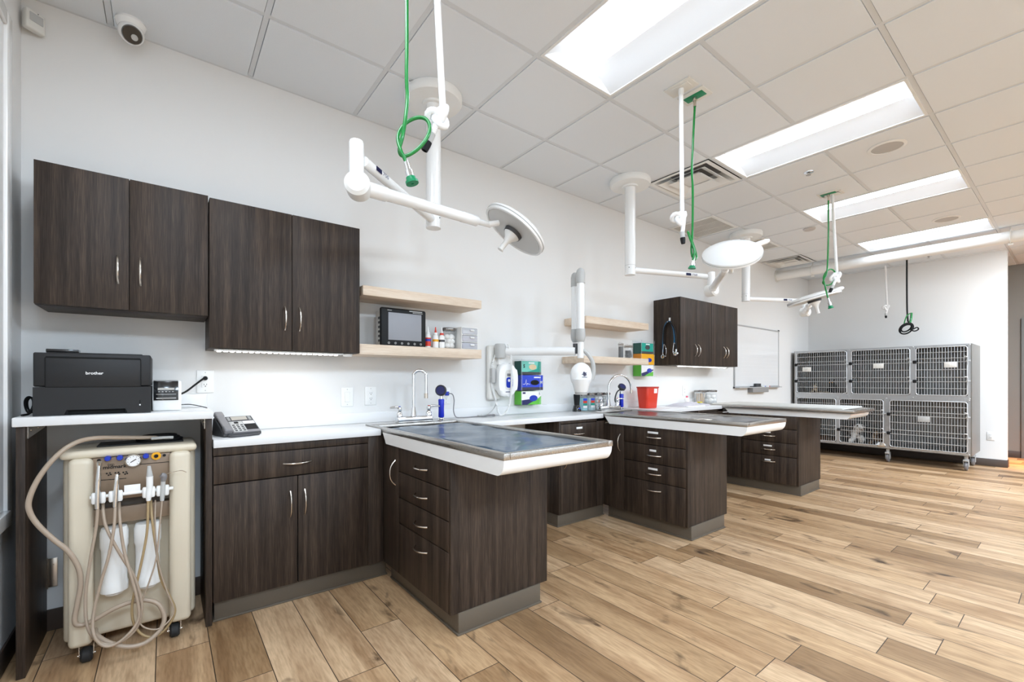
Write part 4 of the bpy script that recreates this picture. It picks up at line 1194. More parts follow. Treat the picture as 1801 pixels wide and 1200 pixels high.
def sprayer(label, x, y, hd, zb=0.907, loop=False):
    t = thing('hand_sprayer', label, 'sprayer', (x, y, zb), 'blue handled sprayers')
    b = MB(); b.lathe([(0, 0), (0.028, 0), (0.028, 0.2), (0.018, 0.4), (0.012, 1), (0, 1)], (x, y, zb + 0.0005), (0, 0, 0.025), 20); b.build('deck_mount', CHROME, t)
    b = MB(); b.lathe([(0, 0), (0.019, 0), (0.0205, 0.05), (0.0195, 0.5), (0.021, 0.95), (0.018, 1), (0, 1)], (x, y, zb + 0.024), (0, 0, 0.128), 20); b.build('grip', BLUEG, t)
    b = MB(); b.tube([(x, y, zb + 0.15), (x, y, zb + 0.185), Vector((x, y, zb + 0.205)) + Vector(hd) * 0.01], 0.012, seg=12)
    b.box((x - 0.005, y + 0.012, zb + 0.15), (x + 0.005, y + 0.02, zb + 0.21), 0.002); b.build('neck', CHROME, t)
    c = Vector((x, y, zb + 0.212)); n = Vector(hd).normalized()
    b = MB(); b.lathe([(0, -0.6), (0.015, -0.6), (0.032, -0.2), (0.039, 0), (0.039, 0.75), (0.034, 1), (0.03, 0.8), (0, 0.8)], c, n * 0.026, 28); b.build('nozzle_ring', DGREY, t)
    b = MB(); b.lathe([(0, 0), (0.03, 0), (0.03, 1), (0, 1.2)], c + n * 0.018, n * 0.005, 24); b.build('nozzle_face', NAVY, t)
    if loop:
        b = MB(); b.tube([(x - 0.02, y + 0.03, zb + 0.03), (x - 0.06, y + 0.03, zb + 0.09), (x - 0.05, y + 0.02, zb + 0.16), (x - 0.02, y + 0.01, zb + 0.19), (x, y, zb + 0.185)], 0.007, seg=10); b.build('supply_hose', DGREY, t)
    return t
sprayer('blue handled sprayer standing beside the nearest faucet', (1.538, -0.235, 0.907)[0], FY, CR * -0.1 - CF + UP * 0.1)
sprayer('blue handled sprayer beside the second faucet, its black head tipped up', (3.531, -0.235, 0.903)[0], FY, CR * 0.35 - CF * 0.8 + UP * 0.75, loop=True)

# grey cord with blue plug
b = MB(); b.tube([(1.705, -0.028, 1.09), (1.735, -0.05, 1.085), (1.745, -0.06, 1.04), (1.735, -0.07, 0.96), (1.75, -0.08, 0.912), (1.80, -0.09, 0.906), (1.88, -0.08, 0.9045), (2.0, -0.06, 0.9045)], 0.0038, seg=8)
for r, dx in ((0.05, 0), (0.042, 0.01), (0.046, -0.008)):
    b.tube([(2.04 + dx + 1.3 * r * math.cos(a), -0.09 + 0.5 * r * math.sin(a), 0.9055 + 0.004 * (1 + math.sin(a * 3 + dx * 90))) for a in [2 * PI * k / 12 for k in range(12)]], 0.0038, seg=6, closed=True, sub=3)
t = tag(b.build('power_cord', MGREY), 'grey cord with a blue plug bundled on the worktop right of the first sprayer', 'cord')
b = MB(); b.box((1.69, -0.034, 1.075), (1.72, -0.0095, 1.105), 0.005, 3); b.build('plug', BLUE, t)

# ---------------------------------------------------------------- lower left shelf: monitor, bottles, jar, drawers
SZ = 1.4175
t = thing('touchscreen_monitor', 'black framed grey touchscreen monitor standing on the lower left shelf', 'monitor', (1.272, -0.16, SZ))
b = MB(); b.box((1.109, -0.205, SZ + 0.0005), (1.436, -0.178, SZ + 0.256), 0.018, 4); b.build('bezel', BLACK, t)
b = MB(); b.box((1.118, -0.179, SZ + 0.01), (1.427, -0.09, SZ + 0.24), 0.008, 3); b.build('rear_case', OFFW, t)
b = MB(); b.box(((1.161, -0.205, 1.642)[0], -0.2065, (1.189, -0.205, 1.46)[2]), ((1.399, -0.205, 1.66)[0], -0.204, (1.189, -0.205, 1.642)[2]), 0.001); b.build('screen', SCREEN, t)
b = MB()
for k in range(6):
    x = 1.165 + 0.046 * k
    b.lathe([(0.0052, 0), (0.0075, 0), (0.0075, 1), (0.0052, 1)], (x, -0.2045, SZ + 0.022), (0, -0.0015, 0), 16)
    b.box((x - 0.002, -0.206, SZ + 0.020), (x + 0.002, -0.204, SZ + 0.024))
b.build('touch_buttons', LGREY, t)
b = MB(); b.box((1.31, -0.2058, SZ + 0.240), (1.405, -0.204, SZ + 0.246)); b.box((1.335, -0.2058, SZ + 0.231), (1.408, -0.204, SZ + 0.235)); b.box((1.155, -0.2058, SZ + 0.236), (1.185, -0.204, SZ + 0.240)); b.build('front_printing', LGREY, t)
b = MB()
for k in range(6): b.box((1.1165, -0.165, SZ + 0.03 + 0.03 * k), (1.1185, -0.14, SZ + 0.045 + 0.03 * k))
b.build('side_ports', DGREY, t)

def dropper(label, x, y, z0, capm, tipm, labm, stripe, h=0.10, r=0.021):
    t = thing('dropper_bottle', label, 'bottle', (x, y, z0), 'small dropper bottles')
    b = MB(); b.lathe([(0, 0), (r * .95, 0), (r, 0.05), (r, 0.88), (r * 0.6, 1), (0, 1)], (x, y, z0 + 0.0005), (0, 0, h), 24); b.build('bottle_body', WHITE, t)
    b = MB(); b.lathe([(r * 1.012, 0), (r * 1.012, 1)], (x, y, z0 + h * 0.16), (0, 0, h * 0.6), 24); q = b.build('label', labm, t)
    b = MB(); b.lathe([(r * 1.02, 0), (r * 1.02, 1)], (x, y, z0 + h * 0.5), (0, 0, h * 0.16), 24); b.build('label_stripe', stripe, q)
    b = MB(); b.lathe([(0, 0), (r * 0.7, 0), (r * 0.66, 1), (0, 1)], (x, y, z0 + h + 0.0003), (0, 0, 0.014), 20); b.build('collar', capm, t)
    b = MB(); b.lathe([(0, 0), (r * 0.42, 0), (r * 0.2, 0.7), (r * 0.2, 1), (0, 1)], (x, y, z0 + h + 0.0145), (0, 0, 0.04), 16); b.build('dropper_tip', tipm, t)
dropper('white dropper bottle with a red and blue label, tucked beside the monitor', 1.472, -0.16, SZ, WHITE, WHITE, RED, BLUE)
dropper('white dropper bottle with a red tip, middle of the three by the monitor', 1.528, -0.17, SZ, WHITE, RED, PAPER, YELLOW)
dropper('white dropper bottle with a red collar, next to the jar of cotton', 1.578, -0.17, SZ, RED, WHITE, PAPER, DGREY)

def jar(name, label, x, y, z0, r, h, fill, fm, lidm, cat='jar', group=None, lidh=0.022, glassm=None, labelcol=None):
    t = thing(name, label, cat, (x, y, z0), group)
    b = MB(); b.lathe([(0, 0), (r * .96, 0), (r, 0.04), (r, 0.9), (r * 0.93, 1.0), (r * 0.86, 1.0), (r * 0.93, 0.9), (r * 0.94, 0.05), (0, 0.03)], (x, y, z0 + 0.0005), (0, 0, h), 32); b.build('glass', glassm or ACRYL, t)
    b = MB()
    rnd = random.Random(len(label))
    if fill == 'cotton':
        k = 0
        z = z0 + 0.006
        for lay in range(max(2, int(h / (r * 0.62)))):
            for q in range(5):
                a = q * 2 * PI / 5 + lay * 0.6
                b.sphere((x + r * 0.5 * math.cos(a), y + r * 0.5 * math.sin(a), z + r * 0.42), r * 0.42, (1, 1, 0.9), 10)
            z += r * 0.62
            if z + r * 0.9 > z0 + h * 0.97: break
    elif fill == 'sticks':
        for q in range(16):
            a = rnd.uniform(0, 6.28); rr = r * 0.7 * math.sqrt(rnd.random())
            x0, y0 = x + rr * math.cos(a), y + rr * math.sin(a)
            dx, dy = rnd.uniform(-.012, .012), rnd.uniform(-.012, .012)
            b.hexa([(x0 - .006, y0 - .001, z0 + .006), (x0 + .006, y0 - .001, z0 + .006), (x0 + .006, y0 + .001, z0 + .006), (x0 - .006, y0 + .001, z0 + .006),
                    (x0 - .006 + dx, y0 - .001 + dy, z0 + h * .9), (x0 + .006 + dx, y0 - .001 + dy, z0 + h * .9), (x0 + .006 + dx, y0 + .001 + dy, z0 + h * .9), (x0 - .006 + dx, y0 + .001 + dy, z0 + h * .9)])
    elif fill == 'tangle':
        for q in range(26):
            pts = []
            for s in range(4):
                a = rnd.uniform(0, 6.28); rr = r * 0.82 * math.sqrt(rnd.random())
                pts.append((x + rr * math.cos(a), y + rr * math.sin(a), z0 + 0.008 + rnd.random() * h * 0.62))
            b.tube(pts, 0.0035, seg=5, sub=3)
    else:
        b.lathe([(0, 0), (r * 0.9, 0), (r * 0.9, 1), (0, 1)], (x, y, z0 + 0.006), (0, 0, h * 0.8), 24)
    c = b.build('contents', fm, t); c['kind'] = 'stuff'
    b = MB(); b.lathe([(0, 0), (r * 0.98, 0), (r * 1.02, 0.2), (r * 1.02, 0.8), (r * 0.9, 1.0), (0, 1.0)], (x, y, z0 + h + 0.001), (0, 0, lidh), 32); l = b.build('lid', lidm, t)
    return t
jar('storage_jar', 'glass jar of white cotton with a steel lid on the lower left shelf', 1.645, -0.15, SZ, 0.052, 0.135, 'cotton', COTTON, LIDST)

t = thing('drawer_tower', 'small frosted three-drawer organiser at the right end of the lower left shelf', 'organiser', (1.785, -0.14, SZ))
dx0, dx1, dy0, dy1, dz1 = 1.705, 1.848, -0.235, -0.07, SZ + 0.165
b = MB()
b.box((dx0, dy0, SZ + 0.0005), (dx0 + 0.005, dy1, dz1), 0.001); b.box((dx1 - 0.005, dy0, SZ + 0.0005), (dx1, dy1, dz1), 0.001)
for z in (SZ + 0.0005, SZ + 0.054, SZ + 0.108, dz1 - 0.005): b.box((dx0 + 0.005, dy0, z), (dx1 - 0.005, dy1, z + 0.005), 0.001)
b.build('frame', WHITE, t)
for k, m in enumerate((mat('blue_contents', (76, 92, 140), 0.7), mat('mauve_contents', (188, 176, 190), 0.7), mat('pale_contents', (222, 220, 224), 0.7))):
    z = SZ + 0.0065 + 0.054 * k
    b = MB(); b.box((dx0 + 0.007, dy0 - 0.003, z), (dx1 - 0.007, dy0 + 0.001, z + 0.044), 0.001); b.box((dx0 + 0.007, dy0 + 0.001, z), (dx1 - 0.007, dy1 - 0.004, z + 0.002)); d = b.build('drawer', CLEARP, t)
    b = MB(); b.box((dx0 + 0.012, dy0 + 0.006, z + 0.003), (dx1 - 0.03, dy1 - 0.02, z + 0.028 + 0.006 * (2 - k)), 0.006); c = b.build('drawer_contents', m, d)
    b = MB(); b.box(((dx0 + dx1) / 2 - 0.002, dy0 - 0.014, z + 0.022), ((dx0 + dx1) / 2 + 0.034, dy0 - 0.003, z + 0.034), 0.004); b.build('pull', WHITE, d)

# ---------------------------------------------------------------- clip-top jars on the second shelf
def cliptop(label, x, y, z0, r, h, fill):
    t = jar('clip_top_jar', label, x, y, z0, r, h, fill, mat('black_lumps', (38, 42, 46), 0.6), ACRYL, group='clip-top jars', lidh=0.014)
    b = MB(); b.tube([(x - r * 1.04, y, z0 + h * 0.86), (x - r * 1.2, y, z0 + h), (x - r * 0.9, y, z0 + h + 0.02), (x, y, z0 + h + 0.022)], 0.0022, seg=6)
    b.tube([(x + r * 1.04, y, z0 + h * 0.86), (x + r * 1.15, y, z0 + h * 1.02), (x + r * 0.5, y, z0 + h + 0.02)], 0.0022, seg=6)
    b.tube([(x + r * 1.03 * math.cos(a), y + r * 1.03 * math.sin(a), z0 + h * 0.93) for a in [2 * PI * k / 20 for k in range(20)]], 0.0022, seg=6, closed=True, sub=1)
    b.tube([(x + r * 1.03 * math.cos(a), y + r * 1.03 * math.sin(a), z0 + h * 1.0 + 0.004) for a in [2 * PI * k / 20 for k in range(20)]], 0.004, seg=6, closed=True, sub=1)
    b.build('wire_clasp', STEEL, t)
cliptop('wide clip-top glass jar of black pieces on the second shelf', (3.748, -0.15, 1.42)[0], -0.15, 1.4125, 0.046, 0.125, 'tangle')
cliptop('narrow clip-top glass jar beside the wide one, nearly empty', (3.629, -0.15, 1.417)[0], -0.15, 1.4125, 0.026, 0.14, 'low')

# ---------------------------------------------------------------- glove boxes in clear wall racks
def glove_box(label, x0, x1, y0, z0, z1, m_front, m_side, m_low, slot, slotm, letter, lpos, lm, extra=None):
    t = thing('glove_box', label, 'box', ((x0 + x1) / 2, y0 / 2, z0), 'boxes of disposable gloves')
    b = MB(); b.box((x0, y0, z0), (x1, -0.006, z1), 0.001); b.build('carton', m_side, t)
    b = MB(); b.box((x0 + 0.001, y0 - 0.0012, z0 + 0.001), (x1 - 0.001, y0 - 0.0002, z1 - 0.001)); b.build('front_print', m_front, t)
    if m_low:
        b = MB(); b.box((x0 + 0.001, y0 - 0.0018, z0 + 0.001), (x1 - 0.001, y0 - 0.001, z0 + (z1 - z0) * 0.2)); b.build('bottom_band', m_low, t)
    sx, sz, rx, rz = slot
    b = MB(); b.M = Matrix.Translation((sx, y0 - 0.001, sz)) @ Matrix.Diagonal((rx, 1, rz, 1))
    b.lathe([(0, 0), (1, 0), (1, 1), (0, 1.0)], (0, 0, 0), (0, -0.002, 0), 28); b.build('glove_opening', slotm, t)
    if letter: text(letter, *lpos[:1], (lpos[1], y0 - 0.0015, lpos[2]), (1, 0, 0), (0, 0, 1), lm, t, bold=0.03)
    for (a, c, m) in extra or ():
        b = MB(); b.prism(a, 'y', y0 - 0.0022 if c else y0 - 0.0016, y0 - 0.001); b.build('printed_panel', m, t, flat=True)
    return t
gx0, gx1, gy = 2.376, 2.598, -0.10
z = 1.240
glove_box('teal glove box marked S, topmost in the rack beside the x-ray control', gx0, gx1, gy, z, z + 0.116, TEALL, TEALD, DGREY, (2.50, z + 0.066, 0.042, 0.024), SKINTONE, 'S', (0.018, 2.396, z + 0.058), BLACK,
          [([(2.44, z + 0.024), (2.597, z + 0.024), (2.597, z + 0.115), (2.565, z + 0.115), (2.55, z + 0.05)], 0, TEAL), ([(2.455, z + 0.095), (2.52, z + 0.095), (2.52, z + 0.106), (2.455, z + 0.106)], 1, PAPER)])
z = 1.106
glove_box('bright blue glove box marked M, middle of the rack beside the x-ray control', gx0, 2.62, gy, z, z + 0.130, ROYAL, mat('glove_blue_side', (44, 60, 150), 0.5), mat('glove_slate', (58, 56, 72), 0.5), (2.525, z + 0.066, 0.048, 0.022), VOID, 'M', (0.022, 2.588, z + 0.056), PAPER,
          [([(2.515, z + 0.105), (2.592, z + 0.105), (2.592, z + 0.116), (2.515, z + 0.116)], 1, PAPER),
           ([(2.392, z + 0.05), (2.42, z + 0.052), (2.428, z + 0.085), (2.434, z + 0.04), (2.44, z + 0.056), (2.47, z + 0.05), (2.47, z + 0.053), (2.439, z + 0.06), (2.434, z + 0.05), (2.428, z + 0.095), (2.418, z + 0.056), (2.392, z + 0.053)], 1, PAPER)])
z = 0.982
glove_box('white and green glove box marked L, lowest in the rack beside the x-ray control', gx0, gx1, gy, z, z + 0.116, PAPER, LIME, None, (2.51, z + 0.055, 0.045, 0.026), BLUE, 'L', (0.012, 2.575, z + 0.086), NAVY,
          [([(2.377, z + 0.001), (2.597, z + 0.001), (2.597, z + 0.075), (2.55, z + 0.045), (2.48, z + 0.022), (2.377, z + 0.03)], 0, LIME), ([(2.377, z + 0.001), (2.44, z + 0.001), (2.56, z + 0.05), (2.55, z + 0.055), (2.377, z + 0.04)], 1, NAVY),
           ([(2.39, z + 0.094), (2.42, z + 0.094), (2.42, z + 0.108), (2.39, z + 0.108)], 1, NAVY)])
def rack(label, x0, x1, y0, z0, z1, lipx):
    t = thing('glove_rack', label, 'rack', ((x0 + x1) / 2, y0 / 2, z0), 'clear acrylic glove racks')
    b = MB(); b.box((x0, -0.005, z0), (x1, -0.001, z1)); b.build('back_plate', ACRYL, t, flat=True)
    b = MB(); b.box((x0, y0, z0 - 0.004), (x1, -0.001, z0)); b.build('bottom_plate', ACRYL, t, flat=True)
    b = MB(); b.box((x0, y0 - 0.003, z0 - 0.004), (x0 + 0.012, y0, z1)); b.box((lipx, y0 - 0.003, z0 - 0.004), (lipx + 0.012, y0, z1)); b.build('front_lip', ACRYL, t, flat=True)
rack('clear acrylic rack holding the glove boxes beside the x-ray control', gx0 - 0.008, 2.66, gy - 0.006, 0.980, 1.375, 2.575)
hx0, hx1 = 4.02, 4.235
z = 1.482
glove_box('green glove box, topmost in the rack beside the stethoscope cabinet', hx0, hx1, -0.11, z, z + 0.113, TEAL, TEALD, DGREY, (4.13, z + 0.066, 0.042, 0.024), DGREY, None, (0, 0, 0), BLACK,
          [([(4.10, z + 0.095), (4.17, z + 0.095), (4.17, z + 0.105), (4.10, z + 0.105)], 1, PAPER)])
z = 1.362
glove_box('yellow glove box, middle of the rack beside the stethoscope cabinet', hx0, hx1 + 0.018, -0.11, z, z + 0.116, YELLOW, mat('glove_amber_side', (206, 132, 30), 0.5), None, (4.16, z + 0.05, 0.045, 0.022), BLUE, None, (0, 0, 0), BLACK)
z = 1.238
glove_box('white and green glove box, lowest in the rack beside the stethoscope cabinet', hx0, hx1, -0.11, z, z + 0.118, PAPER, LIME, None, (4.165, z + 0.06, 0.045, 0.024), BLUE, None, (0, 0, 0), BLACK,
          [([(4.021, z + 0.001), (4.234, z + 0.001), (4.234, z + 0.05), (4.15, z + 0.03), (4.021, z + 0.02)], 0, LIME), ([(4.021, z + 0.001), (4.07, z + 0.001), (4.234, z + 0.062), (4.234, z + 0.075), (4.021, z + 0.03)], 1, NAVY)])
rack('clear acrylic rack holding the glove boxes beside the stethoscope cabinet', hx0 - 0.012, 4.30, -0.116, 1.236, 1.625, 4.24)

# ---------------------------------------------------------------- sharps container
sx0, sx1 = 3.895, 4.112
t = thing('sharps_container', 'red plastic sharps container on the worktop beneath the glove boxes', 'container', ((sx0 + sx1) / 2, -0.2, CT))
def ring8(x0, x1, y0, y1, c, z): return [(x0 + c, y0, z), (x1 - c, y0, z), (x1, y0 + c, z), (x1, y1 - c, z), (x1 - c, y1, z), (x0 + c, y1, z), (x0, y1 - c, z), (x0, y0 + c, z)]
b = MB(); bm = b.bm
rs = [[bm.verts.new(p) for p in ring8(sx0 + 0.02, sx1 - 0.02, -0.262, -0.145, 0.016, CT + 0.0005)], [bm.verts.new(p) for p in ring8(sx0 + 0.004, sx1 - 0.004, -0.275, -0.13, 0.016, CT + 0.215)]]
bm.faces.new(rs[0][::-1]); bm.faces.new(rs[1])
for k in range(8): bm.faces.new((rs[0][k], rs[0][(k + 1) % 8], rs[1][(k + 1) % 8], rs[1][k]))
bmesh.ops.bevel(bm, geom=bm.edges[:], offset=0.008, segments=2, affect='EDGES', profile=0.5); b.build('tub', RED, t)
b = MB(); b.prism([(p[0], p[1]) for p in ring8(sx0, sx1, -0.28, -0.125, 0.018, 0)], 'z', CT + 0.212, CT + 0.225)
bmesh.ops.bevel(b.bm, geom=b.bm.edges[:], offset=0.003, segments=2, affect='EDGES', profile=0.5); b.build('lid', mat('sharps_lid', (196, 60, 44), 0.35), t)
lx = sx0 + (sx1 - sx0) * 0.55
b = MB(); b.hexa([(lx, -0.2702, CT + 0.14), (lx + 0.055, -0.2702, CT + 0.14), (lx + 0.055, -0.2687, CT + 0.14), (lx, -0.2687, CT + 0.14), (lx, -0.2751, CT + 0.205), (lx + 0.055, -0.2751, CT + 0.205), (lx + 0.055, -0.2735, CT + 0.205), (lx, -0.2735, CT + 0.205)]); b.build('label', PAPER, t, flat=True)
b = MB(); b.hexa([(lx, -0.2677, CT + 0.10), (lx + 0.055, -0.2677, CT + 0.10), (lx + 0.055, -0.2662, CT + 0.10), (lx, -0.2662, CT + 0.10), (lx, -0.2702, CT + 0.138), (lx + 0.055, -0.2702, CT + 0.138), (lx + 0.055, -0.2687, CT + 0.138), (lx, -0.2687, CT + 0.138)]); b.build('warning_label', ORANGE, t, flat=True)

# ---------------------------------------------------------------- canisters by the second faucet
def canister(label, u_x, y, z0, r, h, fill, fm, lab=None, lidm=CHROME):
    t = jar('canister', label, u_x, y, z0, r, h, fill, fm, LIDST, 'canister', 'lidded glass canisters', 0.024)
    b = MB(); b.sphere((u_x, y, z0 + h + 0.026), 0.008); b.build('lid_knob', CHROME, t)
    if lab:
        for k, m in enumerate(lab):
            b = MB()
            zz = z0 + h * (0.68 - 0.16 * k)
            n = 6
            for q in range(n):
                a0, a1 = [-PI / 2 - 0.75 + 0.9 * (q + s) / n for s in (0, 1)]
                rr = r * 1.01
                b.quad((u_x + rr * math.cos(a0), y + rr * math.sin(a0), zz), (u_x + rr * math.cos(a1), y + rr * math.sin(a1), zz), (u_x + rr * math.cos(a1), y + rr * math.sin(a1), zz + h * 0.15), (u_x + rr * math.cos(a0), y + rr * math.sin(a0), zz + h * 0.15))
            b.build('label', m, t)
cyan = mat('aqua_swabs', (150, 206, 214), 0.7)
canister('glass canister of pale blue swabs, leftmost behind the second faucet', 3.155, -0.075, CT, 0.048, 0.145, 'solid', cyan, (ROYAL, RED, TEAL, PAPER))
canister('glass canister with a colour label, second behind the second faucet', 3.262, -0.075, CT, 0.048, 0.145, 'solid', mat('pale_aqua_pads', (196, 222, 226), 0.7), (ROYAL, RED, TEAL, PAPER))
canister('glass canister with an orange mark, just left of the second spout', 3.372, -0.075, CT, 0.048, 0.145, 'cotton', COTTON, (PAPER, ORANGE))
canister('glass canister of white cotton, rightmost behind the second faucet', 3.482, -0.075, CT, 0.048, 0.145, 'cotton', COTTON)

# black charging cup left of the canisters
t = thing('charging_base', 'small black charging base with a handpiece on the worktop beneath the x-ray head', 'device', (3.035, -0.11, CT))
b = MB(); b.lathe([(0, 0), (0.042, 0), (0.04, 0.3), (0.03, 0.9), (0.026, 1), (0, 1)], (3.035, -0.11, CT + 0.0005), (0, 0, 0.06), 24); b.build('base', BLKG, t)
b = MB(); b.lathe([(0, 0), (0.024, 0), (0.03, 0.7), (0.03, 1), (0, 1)], (3.035, -0.11, CT + 0.061), (0, 0, 0.10), 24); b.build('handpiece', BLACK, t)
b = MB(); b.lathe([(0, 0), (0.008, 0), (0.008, 1), (0, 1)], (3.02, -0.157, CT + 0.03), (0, -0.006, 0.001), 14); b.build('button', BLUE, t)

# ---------------------------------------------------------------- items on the far stretch of worktop
canister('glass canister of wooden tongue depressors under the stethoscope cabinet', (5.236, -0.1, 0.89)[0], -0.10, CT, 0.075, 0.145, 'sticks', WOODTAN)
canister('glass canister of white cotton beside the tongue depressors', (5.468, -0.1, 0.89)[0], -0.10, CT, 0.08, 0.145, 'cotton', COTTON)
t = thing('small_bottle', 'small white bottle with a pink cap behind the bag of papers', 'bottle', (4.93, -0.1, CT))
b = MB(); b.lathe([(0, 0), (0.024, 0), (0.025, 0.1), (0.025, 0.8), (0.012, 1), (0, 1)], (4.93, -0.1, CT + 0.0005), (0, 0, 0.085), 20); b.build('bottle_body', WHITE, t)
b = MB(); b.lathe([(0, 0), (0.014, 0), (0.012, 1), (0, 1)], (4.93, -0.1, CT + 0.086), (0, 0, 0.02), 16); b.build('cap', mat('pink_cap', (206, 84, 110), 0.4), t)
b = MB(); bm = b.bm
rnd = random.Random(4)
nx, ny = 14, 8
X0, X1, Y0, Y1 = 4.42, 5.02, -0.36, -0.14
g = [[bm.verts.new((X0 + (X1 - X0) * i / nx, Y0 + (Y1 - Y0) * j / ny + 0.02 * math.sin(i * 0.9), CT + 0.002 + 0.042 * (max(0, math.sin(PI * i / nx) * math.sin(PI * j / ny)) ** 0.5) * (0.8 + 0.35 * rnd.random()))) for j in range(ny + 1)] for i in range(nx + 1)]
for i in range(nx):
    for j in range(ny): bm.faces.new((g[i][j], g[i + 1][j], g[i + 1][j + 1], g[i][j + 1]))
bmesh.ops.solidify(bm, geom=bm.faces[:], thickness=0.0015)
t = tag(b.build('paper_bag', mat('white_bag', (242, 240, 246), 0.5), angle=60), 'flat white plastic bag lying on the worktop right of the sharps container', 'bag')
b = MB(); b.box((4.82, -0.33, CT + 0.036), (4.87, -0.29, CT + 0.046), 0.002); b.build('yellow_sticker', mat('sticker_yellow', (232, 216, 40), 0.5), t)
b = MB(); b.box((4.45, -0.40, CT + 0.0005), (4.80, -0.362, CT + 0.010), 0.003)
one('folded_papers', b, PAPER, 'thin folded papers in front of the white bag on the worktop', 'papers')

# ---------------------------------------------------------------- stethoscopes on the cabinet side
def stethoscope(label, y0, dy, m, low, zt=1.842, side=X30):
    x = side
    t = thing('stethoscope', label, 'stethoscope', (x - 0.01, y0, zt), 'stethoscopes hung on the cabinet side')
    b = MB(); b.tube([(x - 0.012, y0 + dy * 1.0, low + 0.03), (x - 0.012, y0 + dy * 0.95, low + 0.18), (x - 0.016, y0 + dy * 0.7, zt - 0.06), (x - 0.02, y0, zt), (x - 0.018, y0 - dy * 0.7, zt - 0.06), (x - 0.012, y0 - dy * 0.9, zt - 0.18), (x - 0.010, y0 - dy * 0.85, zt - 0.24)], 0.0085, seg=10); b.build('tubing', m, t)
    c = Vector((x - 0.012, y0 + dy * 1.0, low))
    b = MB(); b.lathe([(0, 0), (0.02, 0), (0.024, 0.3), (0.022, 0.8), (0.015, 1), (0, 1)], c + Vector((0.009, 0, -0.018)), (-0.018, 0, 0), 24); b.cyl(c + Vector((0, 0, 0.035)), c, 0.006, seg=12); b.build('chestpiece', CHROME, t)
    b = MB()
    for s in (-1, 1):
        yb = y0 - dy * 0.85
        b.tube([(x - 0.010, yb, zt - 0.23), (x - 0.014, yb + s * 0.016 - 0.01, zt - 0.28), (x - 0.014, yb + s * 0.022 - 0.01, zt - 0.33), (x - 0.012, yb + s * 0.012 - 0.012, zt - 0.37)], 0.0035, seg=8)
        b.sphere((x - 0.012, yb + s * 0.010 - 0.012, zt - 0.373), 0.007, seg=10)
    b.build('ear_tubes', CHROME, t)
stethoscope('stethoscope with blue tubing hung on the side of the wall cabinet', -0.205, 0.075, mat('steth_blue', (24, 104, 150), 0.35), 1.475)
stethoscope('stethoscope with black tubing hung under the blue one on the cabinet side', -0.22, -0.08, BLACK, 1.50, 1.832, X30 - 0.014)
b = MB(); b.box((X30 - 0.004, -0.222, 1.845), (X30 - 0.0005, -0.198, 1.885), 0.002); b.tube([(X30 - 0.003, -0.21, 1.85), (X30 - 0.035, -0.21, 1.825), (X30 - 0.045, -0.21, 1.845)], 0.003, seg=8)
one('adhesive_hook', b, CHROME, 'small bright hook on the cabinet side carrying the stethoscopes', 'hook')

# ---------------------------------------------------------------- whiteboard
t = thing('whiteboard', 'aluminium framed whiteboard on the back wall right of the cabinets', 'whiteboard', (7.02, -0.01, 1.53))
wx0, wx1, wz0, wz1 = 6.285, 7.76, 1.09, 1.985
b = MB(); b.box((wx0 + 0.01, -0.012, wz0 + 0.01), (wx1 - 0.01, -0.001, wz1 - 0.01)); b.build('writing_surface', mat('whiteboard_enamel', (236, 236, 236), 0.15, coat=0.4), t)
b = MB()
for a, c in (((wx0, wz0), (wx1, wz0 + 0.02)), ((wx0, wz1 - 0.02), (wx1, wz1)), ((wx0, wz0 + 0.02), (wx0 + 0.02, wz1 - 0.02)), ((wx1 - 0.02, wz0 + 0.02), (wx1, wz1 - 0.02))):
    b.box((a[0], -0.018, a[1]), (c[0], -0.0005, c[1]), 0.003)
b.build('frame', FRAMEG, t)
b = MB()
for x in (wx0, wx1):
    for z in (wz0, wz1): b.box((x - 0.012, -0.02, z - 0.012), (x + 0.012, -0.0005, z + 0.012), 0.003)
b.build('corner_caps', DGREY, t)
b = MB(); b.box((wx0 + 0.03, -0.07, wz0 - 0.008), (wx1 - 0.03, -0.018, wz0 + 0.0), 0.002); b.box((wx0 + 0.03, -0.073, wz0 - 0.008), (wx1 - 0.03, -0.069, wz0 + 0.006), 0.001); b.build('pen_tray', FRAMEG, t)
b = MB()
for k in range(9): b.box((6.5, -0.0126, 1.19 + 0.055 * k), (7.72, -0.0118, 1.192 + 0.055 * k))
b.build('ruled_lines', mat('ghost_lines', (222, 222, 222), 0.3), t, flat=True)
b = MB(); b.box((6.87, -0.06, wz0 + 0.0005), (7.02, -0.02, wz0 + 0.055), 0.006); b.build('eraser', DGREY); tag(bpy.data.objects['eraser'], 'grey felt eraser standing in the whiteboard tray', 'eraser')
for k, (x, m, mk) in enumerate(((6.68, BLACK, 'black marker lying in the whiteboard tray left of the eraser'), (7.05, BLUE, 'blue marker lying in the whiteboard tray just right of the eraser'), (7.20, RED, 'red marker lying at the right in the whiteboard tray'))):
    t = thing('marker', mk, 'marker', (x, -0.05, wz0), 'dry erase markers')
    b = MB(); b.cyl((x, -0.055, wz0 + 0.0085), (x + 0.085, -0.055, wz0 + 0.0085), 0.0078, seg=14); b.build('barrel', WHITE if k else BLACK, t)
    b = MB(); b.cyl((x + 0.0855, -0.055, wz0 + 0.0085), (x + 0.125, -0.055, wz0 + 0.0085), 0.008, seg=14); b.build('cap', m, t)
b = MB(); b.box((6.72, -0.075, wz0 - 0.075), (7.24, -0.002, wz0 - 0.009), 0.004)
one('mesh_pen_holder', b, mat('grey_mesh', (150, 148, 146), 0.7, bump=(500, 0.8, 0.003)), 'grey mesh holder hung just under the whiteboard tray', 'holder')

